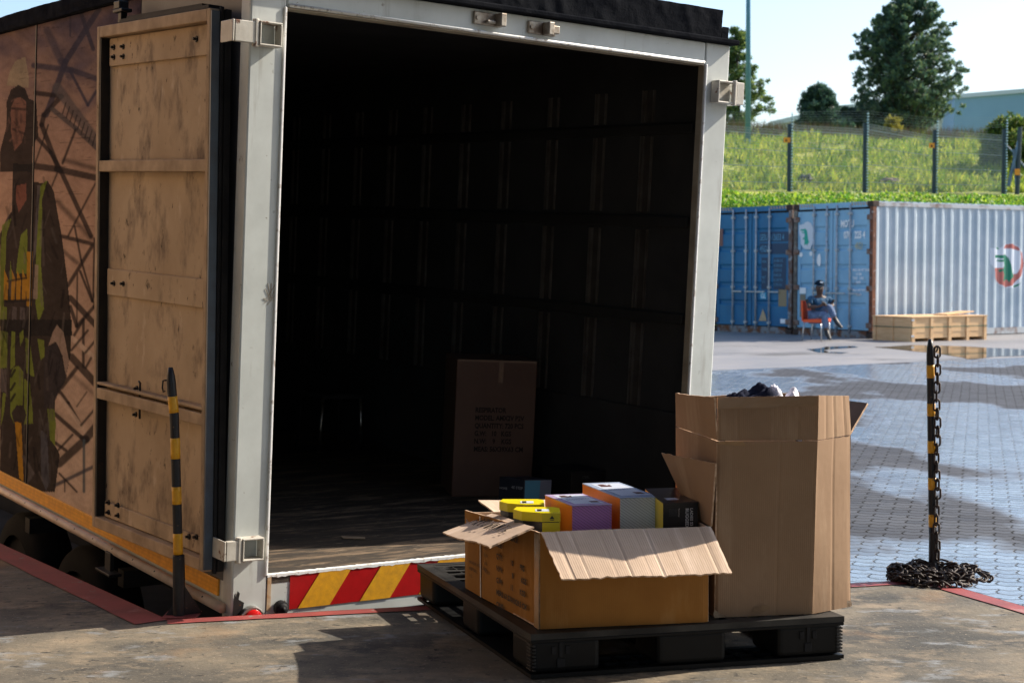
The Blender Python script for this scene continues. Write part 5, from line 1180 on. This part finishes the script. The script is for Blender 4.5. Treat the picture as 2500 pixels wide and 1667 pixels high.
sk('shirt', [('pel', (.145, .125)), ('wai', (.155, .13)), ('che', (.165, .135)), (off('che', (0, 0, .09)), (.13, .10)), ('ls', .075), (tuple((Vector(J['ls'])+Vector(J['le'])*2.2)/3.2), .066), ('rs', .075), (tuple((Vector(J['rs'])+Vector(J['re'])*2.2)/3.2), .066)],
   [(0, 1), (1, 2), (2, 3), (2, 4), (4, 5), (2, 6), (6, 7)], shirt)
sk('trousers', [('pel', .14), ('lhip', .105), ('kL', .078), (tuple((Vector(J['kL'])+Vector(J['aL'])*4)/5), .066), ('rhip', .105), ('kU', .080), (tuple((Vector(J['kU'])+Vector(J['aU'])*4)/5), .064)], [(0, 1), (1, 2), (2, 3), (0, 4), (4, 5), (5, 6)], trou)
for a_, t_, yy in (('aL', 'tL', 0), ('aU', 'tU', 0)):
    av, tv = Vector(J[a_]), Vector(J[t_]); up_ = (Vector(J['kL' if a_ == 'aL' else 'kU'])-av).normalized()
    skin('boot', [(rel(av+up_*.06), .052), (rel(av), .052), (rel(av.lerp(tv, .6)), (.048, .04)), (rel(tv+(tv-av)*.35), (.04, .03))], [(0, 1), (1, 2), (2, 3)], bootm, per, root=1)
hd = Vector(J['hd2'])
b = MB(); n = 16; vs = []
for j in range(6):
    a = j/5*math.pi/2
    for i in range(n): t_ = 2*math.pi*i/n; vs.append(rel(hd)+Vector((math.cos(t_)*.108*math.cos(a), math.sin(t_)*.12*math.cos(a), -.012+.105*math.sin(a))))
b.add(vs, [(j*n+i, j*n+(i+1) % n, (j+1)*n+(i+1) % n, (j+1)*n+i) for j in range(5) for i in range(n)]); 
b.add([rel(hd)+Vector(p) for p in ((-.085, -.08, -.008), (.085, -.08, -.008), (.075, -.19, -.045), (0, -.21, -.05), (-.075, -.19, -.045))], [(0, 1, 2, 3, 4)])
cp = b.build('cap', capm, per, smooth=True)
b = MB(); b.sheet(rel(hd)+Vector((-.01, -.124, .03)), rel(hd)+Vector((.05, -.118, .03)), rel(hd)+Vector((.045, -.108, .052)), rel(hd)+Vector((-.008, -.112, .052)), 2, 2, .003); b.build('badge', decw, cp)
b = MB()
for sg in (-1, 1): b.cyl(rel(J['hd1'])+Vector((sg*.03, -.088, .012)), rel(J['hd1'])+Vector((sg*.03, -.094, .012)), .009, 8)
b.build('eyes', mk('eye', (.2, .18, .17), rough=.2), per)
b = MB(); b.cyl(rel(J['hd1'])+Vector((0, -.085, .012)), rel(J['hd1'])+Vector((0, -.112, -.022)), .008, 8, r2=.017); b.box(-.025, -.003, -.003, .025, .003, .003, M4=Matrix.Translation(rel(J['hd0'])+Vector((0, -.082, -.005)))); b.build('nose_and_mouth', skinm, per)
for a_ in ('ls', 'rs'):
    p = rel(J[a_]).lerp(rel(J['le' if a_ == 'ls' else 're']), .3); s_ = -1 if a_ == 'ls' else 1
    b = MB(); b.cyl(p+Vector((s_*.05, -.03, 0)), p+Vector((s_*.075, -.045, 0)), .035, 10); b.build('sleeve_patch', bootm, per)
phv = (Vector(J['lh'])+Vector(J['rh']))/2+Vector((.01, -.06, .03))
o = MB().box(-.04, -.005, -.07, .04, .005, .07).build('phone', M['rubber'], bevel=.004); o.location = phv; o.rotation_euler = (R(-55), 0, R(70))
tag(o, 'small dark phone held by the seated person', 'phone')

# ================================================================ HILL, HEDGE, FENCE
def hz_(x, y):
    q = y-.25*(x-2)
    pts = [(36.2, -.3), (37.4, 2.35), (40, 2.75), (41.5, 3.45), (43, 3.6), (50, 4.85), (60, 6.55), (66, 7.0), (90, 7.2), (200, 7.2)]
    if q <= pts[0][0]: return pts[0][1]
    for (a, za), (c_, zc_) in zip(pts[:-1], pts[1:]):
        if q <= c_: return za+(zc_-za)*(q-a)/(c_-a)+(.25*noise.noise(Vector((x*.35, y*.35, 0)))+.10*noise.noise(Vector((x, y, 3))) if q > 42.5 else 0)
    return 7.2
b = MB(); xs1 = [-60+1.2*i for i in range(int(150/1.2))]; rows = [35.5, 36.2, 36.8, 37.4, 38.5, 40, 41.5, 42.3, 43]+[43+.9*i for i in range(1, 30)]+[75, 90, 120, 200]
vs = []
for r_ in rows:
    for x in xs1: y = r_+.25*(x-2); vs.append((x, y, hz_(x, y)))
n = len(xs1); b.add(vs, [(j*n+i, j*n+i+1, (j+1)*n+i+1, (j+1)*n+i) for j in range(len(rows)-1) for i in range(n-1)])
hill = tag(b.build('grassy_hill', mk('grassy_ground', (.28, .34, .05), (.40, .40, .08), .6, .9, bump=.5, bscale=6, spots=[((.07, .10, .02), .55, .50, .60), ((.16, .13, .07), 1.6, .66, .74)]), smooth=True), kind='structure')
def leafmat(name, c, tr=.35, rough=.55): return mk(name, c, tuple(k*.6 for k in c), 6, rough, transl=tr)
def blades(name, N, fn, mats, kind='stuff', label=None, cat=None, parent=None):
    V_ = np.zeros((N, 3, 3)); mi = np.random.randint(0, len(mats), N)
    P_, D_, S_ = fn(N)
    V_[:, 0] = P_-S_; V_[:, 1] = P_+S_; V_[:, 2] = P_+D_
    me = bpy.data.meshes.new(name); me.from_pydata(V_.reshape(-1, 3).tolist(), [], np.arange(N*3).reshape(-1, 3).tolist())
    for m_ in mats: me.materials.append(m_)
    me.polygons.foreach_set('material_index', mi.astype(np.int32)); o = bpy.data.objects.new(name, me); C.objects.link(o); o.parent = parent
    return tag(o, label, cat, kind=kind)
def grassf(N):
    x = np.random.uniform(2, 34, N); q = 42.6+np.random.rand(N)**1.3*21; y = q+.25*(x-2)
    z = np.array([hz_(a, c_) for a, c_ in zip(x, y)])
    cl = np.array([noise.noise(Vector((a*.7, c_*.7, 9))) for a, c_ in zip(x, y)]); h = (.08+.22*np.random.rand(N)+.4*np.clip(cl, 0, 1))*np.where(cl < -.18, .35, 1)
    d = np.c_[np.random.normal(0, .12, N), np.random.normal(0, .12, N), h]; s_ = np.c_[np.random.normal(0, .03, N)+.02, np.random.normal(0, .02, N), np.zeros(N)]
    return np.c_[x, y, z-.02], d, s_
blades('tall_grass', 60000, grassf, [leafmat('grass_lit', (.38, .50, .06), .5), leafmat('grass_yellow', (.58, .60, .10), .5), leafmat('grass_dark', (.17, .30, .04), .5)], label='uncut sunlit grass covering the slope behind the fence', cat='grass')
def hedgef(N):
    x = np.random.uniform(-2, 40, N); y = 38.6+.25*(x-2)+np.random.uniform(-1.3, 2.0, N)
    zt = 2.95+np.array([.10*noise.noise(Vector((a*1.3, c_, 2)))+.08*noise.noise(Vector((a*4, c_*2, 7))) for a, c_ in zip(x, y)])+.14*(y-.25*(x-2)-38.6+1.3)
    z = zt-np.random.rand(N)**2*.5; a = np.random.rand(N)*6.28; e = np.random.uniform(-.3, 1.2, N); l = np.random.uniform(.05, .10, N)
    d = np.c_[np.cos(a)*np.cos(e), np.sin(a)*np.cos(e), np.sin(e)]*l[:, None]; s_ = np.c_[-np.sin(a), np.cos(a), np.random.uniform(-.3, .3, N)]*(l*.38)[:, None]
    return np.c_[x, y, z], d, s_
blades('ground_cover', 110000, hedgef, [leafmat('cover_green', (.16, .42, .03), .5), leafmat('cover_bright', (.45, .62, .05), .5), leafmat('cover_dark', (.05, .17, .02), .4)], label='bright green creeping plants along the bank behind the containers', cat='ground cover')
# fence posts and panels
postgreen = mk('dark_green_post', (.012, .03, .035), (.02, .045, .055), 8, .45); insul = mk('white_insulator', (.35, .55, .62), rough=.4); wirem = mk('galvanised_wire', (.34, .37, .34), rough=.5)
sgn = mk('orange_warning_sign', (.85, .30, .01), rough=.45)
FQ = 42.0; fp = []
fu = [1745, 1926, 2110, 2280, 2449]
for u in [1380, 1560]+fu:
    r_ = ray(u, 450); t_ = FQ; 
    y = (FQ-.5)/(1-.25*r_.x/r_.y); x = r_.x/r_.y*y; fp.append(Vector((x, y, 3.30)))
gz_f = 3.35; tops = []
fen = thing('mesh_fence', 'tall wire mesh security fence with dark posts, along the foot of the grassy hill', 'fence')
ins0 = MB().cyl((0, 0, 0), (0, 0, .035), .026, 6).build('insulator', insul); insproto = [ins0]
wires = bpy.data.objects.new
for i, p in enumerate(fp):
    u = ([1380, 1560]+fu)[i]; tv = {1926: 306, 2110: 303, 2280: 320, 2449: 318}.get(u, 306)
    zt2 = CAMH+(650.5-tv)/FPX*p.y; tops.append(zt2)
    which = {1745: 'left part', 1926: 'first post right of the lamp pole, orange sign on it', 2110: 'middle one without a sign, right of the first signed post', 2280: 'second one carrying an orange sign', 2449: 'last before the leaning corner posts'}.get(u, 'hidden behind the truck')
    po = bpy.data.objects.new('post', None); C.objects.link(po); po.parent = fen; po.location = p
    b = MB().box(-.05, -.04, -.2, .05, .04, zt2-p.z); b.build('upright', postgreen, po)
    b = MB().cyl((.07, -.04, .1), (.07, -.04, zt2-p.z+.32), .010, 6); b.build('wire_rod', postgreen, po)
    k = .12
    while k < zt2-p.z+.30:
        io = insproto.pop() if insproto else ins0.copy()
        if io is not ins0: C.objects.link(io)
        io.parent = po; io.location = (.07, -.055, k); k += .085
    if u in (1926, 2280):
        b = MB().box(-.17, -.062, zt2-p.z-.52, -.01 if u != 1926 else .02, -.045, zt2-p.z-.38); b.add([(-.13, -.064, zt2-p.z-.49), (-.06, -.064, zt2-p.z-.49), (-.095, -.064, zt2-p.z-.41)], [(0, 1, 2)], 1); so = b.build('warning_sign', [sgn, M['rubber']], po)
for i in range(len(fp)-1):
    a_, c_ = fp[i], fp[i+1]; b = MB(); w = .0065
    for k in range(44):
        t_ = k/44; p0 = a_.lerp(c_, t_); h0 = tops[i]+(tops[i+1]-tops[i])*t_-.02-.16*(t_) ; b.box(p0.x-w*.7, p0.y-w*.7, a_.z-.1, p0.x+w*.7, p0.y+w*.7, h0)
    nh = 26
    for k in range(nh+1):
        th_ = .0042 if k % 6 else .011
        za = a_.z+(tops[i]-.02-a_.z)*k/nh; zc2 = c_.z+(tops[i+1]-.18-c_.z)*k/nh
        b.prism([a_+Vector((.05, -.02, za-a_.z-th_)), a_+Vector((.05, -.02, za-a_.z+th_)), c_+Vector((-.05, -.02, zc2-c_.z+th_)), c_+Vector((-.05, -.02, zc2-c_.z-th_))], (0, .006, 0))
    for k in range(5):
        z1_, z2_ = tops[i]+.05+k*.07, tops[i+1]+.05+k*.07
        b.prism([Vector((a_.x, a_.y-.05, z1_-.002)), Vector((a_.x, a_.y-.05, z1_+.002)), Vector((c_.x, c_.y-.05, z2_+.002)), Vector((c_.x, c_.y-.05, z2_-.002))], (0, .004, 0))
    b.build('mesh_panel', wirem, fen)
# corner posts at the right
pr = [((2462, 455), (2492, 322), .05, 'dark leaning corner post of the fence, blue grey', 'fence post'), ((2481, 458), (2474, 365), .035, 'pale lit stay pole crossing at the fence corner', 'pole'),
      ((2484, 390), (2490, 312), .07, 'dark thick post at the fence corner with an orange sign', 'fence post'), ((2452, 350), (2473, 372), .025, 'short slanting brace from the last fence post', 'brace'), ((2480, 382), (2515, 425), .03, 'pale brace slanting down to the right of the fence corner', 'brace')]
bgm = mk('blue_grey_pole', (.12, .2, .28), (.08, .12, .16), 6, .5)
for (u0, v0), (u1, v1), r_, lab, ct in pr:
    yb = 54.0; a_ = aty(u0, v0, 53.2); c_ = aty(u1, v1, 53.2)
    a_ = aty(u0, v0, fp[-1].y-.05); c_ = aty(u1, v1, fp[-1].y-.05)
    if 'thick' in lab: a_ = Vector((a_.x, a_.y, 3.3))
    po = thing('corner_stay' if ct != 'fence post' else 'fence_post', lab, ct, Matrix.Translation(a_)); b = MB().cyl((0, 0, 0), c_-a_, r_, 8); b.build('shaft', bgm if 'dark thick' not in lab else postgreen, po)
    if 'thick' in lab: MB().box(-.10, -.09, .75, .05, -.075, .93).build('warning_sign', sgn, po)

# ================================================================ TREES
barkm = mk('tree_bark', (.06, .045, .035), (.03, .025, .02), 6, .9, bump=.4)
def tree(name, label, base, prof, N, mats, lean=0, lsize=.2, clus=.5, seed=0, trunk_r=.18, up_=.5, gap=.45, nb=None, rmin=.62):
    """prof: list of (height, left extent, right extent)"""
    rs = np.random.RandomState(seed); random.seed(seed)
    o = thing(name, label, 'tree', Matrix.Translation(base)); H_ = prof[-1][0]
    def ext(h):
        for (h0, l0, r0), (h1, l1_, r1) in zip(prof[:-1], prof[1:]):
            if h <= h1: t_ = (h-h0)/(h1-h0); return l0+(l1_-l0)*t_, r0+(r1-r0)*t_
        return prof[-1][1:]
    b = MB(); zs2 = [H_*.97*i/12 for i in range(13)]; b.tube([(lean*z/H_+.05*math.sin(z), .05*math.cos(z*1.3), z) for z in zs2], trunk_r, 8, radii=[trunk_r*(1-.93*z/H_) for z in zs2]); 
    cl = []
    nb_ = nb or int(60*clus*2) 
    for k in range(nb_):
        h = prof[0][0]+(H_*.98-prof[0][0])*(k+rs.rand())/nb_; az = rs.rand()*6.283; l_, r_ = ext(h)
        e_ = (l_ if math.cos(az) < 0 else r_)
        rad = e_*(rmin+(1-rmin)*rs.rand()); p0 = Vector((lean*h/H_, 0, h-rad*up_*.55)); p1 = Vector((lean*h/H_+math.cos(az)*rad, math.sin(az)*rad*.9, h+rad*up_*.25))
        if p0.z < prof[0][0]*.5: p0.z = prof[0][0]*.5
        mid = p0.lerp(p1, .5)+Vector((0, 0, -.06*rad)); b.tube([p0, mid, p1], .03, 4, radii=[trunk_r*.22, trunk_r*.14, trunk_r*.05])
        for t_ in (.3, .4, .5, .58, .66, .73, .8, .86, .92, .97, 1.02):
            if rs.rand() < gap*.55: continue
            c_ = p0.lerp(p1, t_)+Vector(rs.normal(0, .05*rad+.04, 3)); cl.append((c_, (.16+.20*rs.rand())*(1.15-.5*t_)*clus*2))
    b.build('trunk', barkm, o, smooth=True)
    n_ = max(4, int(N/len(cl))); tot = n_*len(cl)
    Pc = np.repeat(np.array([tuple(c_[0]) for c_ in cl]), n_, 0); Rc = np.repeat(np.array([c_[1] for c_ in cl]), n_)
    dv = rs.normal(0, 1, (tot, 3)); dv /= np.linalg.norm(dv, axis=1)[:, None]; dv[:, 2] *= .8
    Pn = Pc+dv*(Rc*rs.rand(tot)**.6)[:, None]
    d = dv+np.array([0, 0, .5])+rs.normal(0, .4, (tot, 3)); d /= np.linalg.norm(d, axis=1)[:, None]; s_ = np.cross(d, rs.normal(0, 1, (tot, 3))); s_ /= np.linalg.norm(s_, axis=1)[:, None]
    l_ = lsize*(.6+.8*rs.rand(tot))
    fn = lambda N_: (Pn, d*l_[:, None], s_*(l_*.26)[:, None])
    blades('crown', tot, fn, mats, kind=None, parent=o)
    return o
dkp = [leafmat('pine_needles', (.10, .20, .14), .45), leafmat('pine_needles_dark', (.055, .135, .11), .4), leafmat('pine_needles_lit', (.19, .28, .12), .5)]  # needle colours lightened to put distance haze into them
YT = 80.0; k_ = YT/FPX
bp_ = aty(2195, 325, YT); bp_.z = 7.1
zt_tree = vz(0, YT)-bp_.z
def hv(v): return vz(v, YT)-bp_.z
tree('pine_tree', 'tall dark conifer with a broad uneven crown, tallest tree on the hill', bp_,
     [(hv(315), 2.5, 2.6), (hv(270), 2.6, 3.2), (hv(215), 2.9, 3.3), (hv(180), 2.6, 2.4), (hv(130), 2.5, 2.4), (hv(90), 2.0, 2.3), (hv(55), 1.45, 1.7), (hv(25), .9, 1.1), (hv(-8), .15, .3)], 110000, dkp, lean=.5, lsize=.135, clus=.33, seed=4, trunk_r=.2, up_=.9, gap=.42, nb=230, rmin=.8)
bp2 = aty(1995, 322, 76); bp2.z = 7.1; hv2 = lambda v: vz(v, 76)-bp2.z
tree('round_bushy_tree', 'smaller dark rounded tree left of the tall conifer', bp2, [(hv2(322), 1.0, 1.8), (hv2(280), 1.15, 1.3), (hv2(250), .9, .9), (hv2(215), .25, .35)], 34000, [leafmat('bush_dark', (.045, .11, .09), .35), leafmat('bush_mid', (.08, .16, .10), .4)], lsize=.12, clus=.5, seed=8, trunk_r=.12, up_=.3, gap=.2)
bp3 = aty(2080, 322, 78); bp3.z = 7.1; hv3 = lambda v: vz(v, 78)-bp3.z
tree('low_dark_shrub_tree', 'low dark spreading shrub between the rounded tree and the tall conifer', bp3, [(hv3(330), 1.5, 2.2), (hv3(300), 1.3, 2.0), (hv3(272), .6, .9)], 24000, [leafmat('shrub_dark', (.045, .10, .07), .35), leafmat('shrub_mid', (.09, .14, .07), .4)], lsize=.12, clus=.45, seed=9, trunk_r=.08, up_=.3, gap=.2)
bp4 = aty(1800, 320, 70); bp4.z = 7.0; hv4 = lambda v: vz(v, 70)-bp4.z
tree('open_branched_tree', 'light green tree with open branches behind the lamp pole', bp4, [(hv4(318), .9, 1.4), (hv4(265), 1.3, 1.75), (hv4(210), 1.1, 1.3), (hv4(150), .9, .9), (hv4(78), .3, .2)], 24000, [leafmat('loose_green', (.14, .26, .09), .45), leafmat('loose_dark', (.07, .14, .07), .4), leafmat('loose_yellow', (.26, .34, .09), .5)], lsize=.12, clus=.38, seed=12, trunk_r=.12, up_=.25, gap=.5, nb=60)
bp5 = aty(2452, 330, 52); bp5.z = hz_(bp5.x, bp5.y)-.2; hv5 = lambda v: vz(v, 52)-bp5.z
tree('climbing_plant', 'leafy creeper massed over the fence corner at the right', bp5, [(.1, 1.0, 2.2), (hv5(330), .75, 1.9), (hv5(318), .5, 1.6), (hv5(296), .2, .7)], 22000, [leafmat('creeper_green', (.12, .24, .04), .45), leafmat('creeper_dark', (.03, .08, .02), .2), leafmat('creeper_yellow', (.28, .32, .05), .4)], lsize=.10, clus=.45, seed=15, trunk_r=.06, up_=.3, gap=.1)
bp6 = aty(2180, 320, 66); bp6.z = hz_(bp6.x, bp6.y); 
tree('small_yellow_shrub', 'small yellow green shrub at the foot of the tall conifer', bp6, [(.1, .35, .4), (.5, .45, .45), (1.0, .15, .15)], 1500, [leafmat('shrub_yellow', (.35, .32, .05), .4)], lsize=.14, clus=.3, seed=17, trunk_r=.03, up_=.5, gap=.2)
# dry weeds along the crest
def weedf(N):
    x = np.random.uniform(6, 36, N); q = 61+np.random.rand(N)*3; y = q+.25*(x-2); z = np.array([hz_(a, c_) for a, c_ in zip(x, y)])
    d = np.c_[np.random.normal(0, .15, N), np.random.normal(0, .1, N), .3+.5*np.random.rand(N)]; return np.c_[x, y, z-.03], d, np.c_[np.full(N, .02), np.zeros(N), np.zeros(N)]
blades('dry_weeds', 9000, weedf, [leafmat('weed_brown', (.22, .14, .09), .2), leafmat('weed_green', (.14, .16, .05), .3)], label='brown dry weeds along the crest of the hill', cat='weeds')
# rocks on the slope
def rock(label, u0, u1, v0, v1, mat, seed):
    y = 46.5; a_ = aty(u0, v1, y); c_ = aty(u1, v0, y); cen = (a_+c_)/2; w_, h_ = (c_.x-a_.x)/2, (c_.z-a_.z)/2
    bm = bmesh.new(); bmesh.ops.create_icosphere(bm, subdivisions=3, radius=1)
    for v in bm.verts:
        n_ = 1+.35*noise.noise(v.co*1.6+Vector((seed, 0, 0)))+.12*noise.noise(v.co*5); v.co = Vector((v.co.x*w_*n_, v.co.y*.4*n_, v.co.z*h_*n_))
    me = bpy.data.meshes.new('boulder'); bm.to_mesh(me); bm.free(); me.materials.append(mat); o = bpy.data.objects.new('boulder', me); C.objects.link(o); o.location = cen; tag(o, label, 'rock')
rock('dark angular boulder on the slope beside the first signed fence post', 1950, 1982, 425, 453, mk('dark_stone', (.05, .05, .06), (.08, .08, .09), 3, .9, bump=.5), 2)
rock('low reddish rubble mound on the slope right of the middle fence post', 2148, 2196, 434, 456, mk('red_rubble', (.22, .14, .11), (.12, .1, .09), 4, .9, bump=.6), 5)

# ================================================================ LAMP POLE AND FAR BUILDINGS
pb_ = aty(1826, 332, 58); pz = hz_(pb_.x, pb_.y)-.1
lp = thing('lamp_pole', 'tall slim blue grey light pole rising from the grass above the containers', 'pole', Matrix.Translation((pb_.x, pb_.y, pz)))
polem = mk('blue_grey_steel', (.10, .25, .38), (.08, .22, .34), 3, .45, .2)
b = MB().cyl((0, 0, 0), (-.05, 0, 12.5), .11, 16, r2=.06); b.build('shaft', polem, lp, smooth=True)
b = MB().cyl((0, 0, 0), (0, 0, .35), .12, 16); b.build('base', polem, lp)
b = MB().box(-.25, -.12, 12.5, .6, .12, 12.62); b.build('lamp_head', polem, lp, bevel=.03)
def building(name, label, Yb, top, zbase, split, mats):
    o = thing(name, label, 'building', Matrix.Translation((0, Yb, 0)))
    tp_ = [aty(u, v, Yb)-Vector((0, Yb, 0)) for u, v in top]
    for i, ((sp0, sp1), nm, m_) in enumerate((((1, split), 'upper_wall', mats[0]), ((split, 0), 'lower_wall', mats[1]))):
        b = MB()
        P0 = [Vector((p.x, 0, zbase+(p.z-zbase)*sp0)) for p in tp_]; P1 = [Vector((p.x, 0, zbase+(p.z-zbase)*sp1)) for p in tp_]
        n = len(tp_); b.prism(P1+P0[::-1], (0, 25, 0)); b.build(nm, m_, o)
        if nm == 'upper_wall':
            b = MB()
            b.prism([p+Vector((0, -.25, -.05)) for p in P0]+[p+Vector((0, -.25, .35)) for p in P0[::-1]], (0, 26, 0)); b.build('roof', mk(name+'_roof', (.42, .5, .56), rough=.5), o)
    return o
clad1 = mk('pale_blue_cladding', (.17, .31, .43), (.15, .28, .40), .3, .6, wave=(3, .12, 'X', 0)); clad2 = mk('mid_blue_cladding', (.07, .19, .29), (.06, .17, .27), .3, .6, wave=(3, .12, 'X', 0))
building('warehouse', 'large pale blue warehouse with a sloping roof line behind the tall conifer', 150, [(2330, 240), (2500, 226), (2900, 195)], 7.0, .50, (clad1, clad2))
building('low_gabled_building', 'low grey building with a sloping roof behind the rounded tree', 130, [(1880, 308), (2050, 268), (2290, 250), (2300, 300)], 7.0, .35, (mk('grey_roof_sheet', (.42, .46, .5), (.36, .4, .44), .5, .6), clad2))
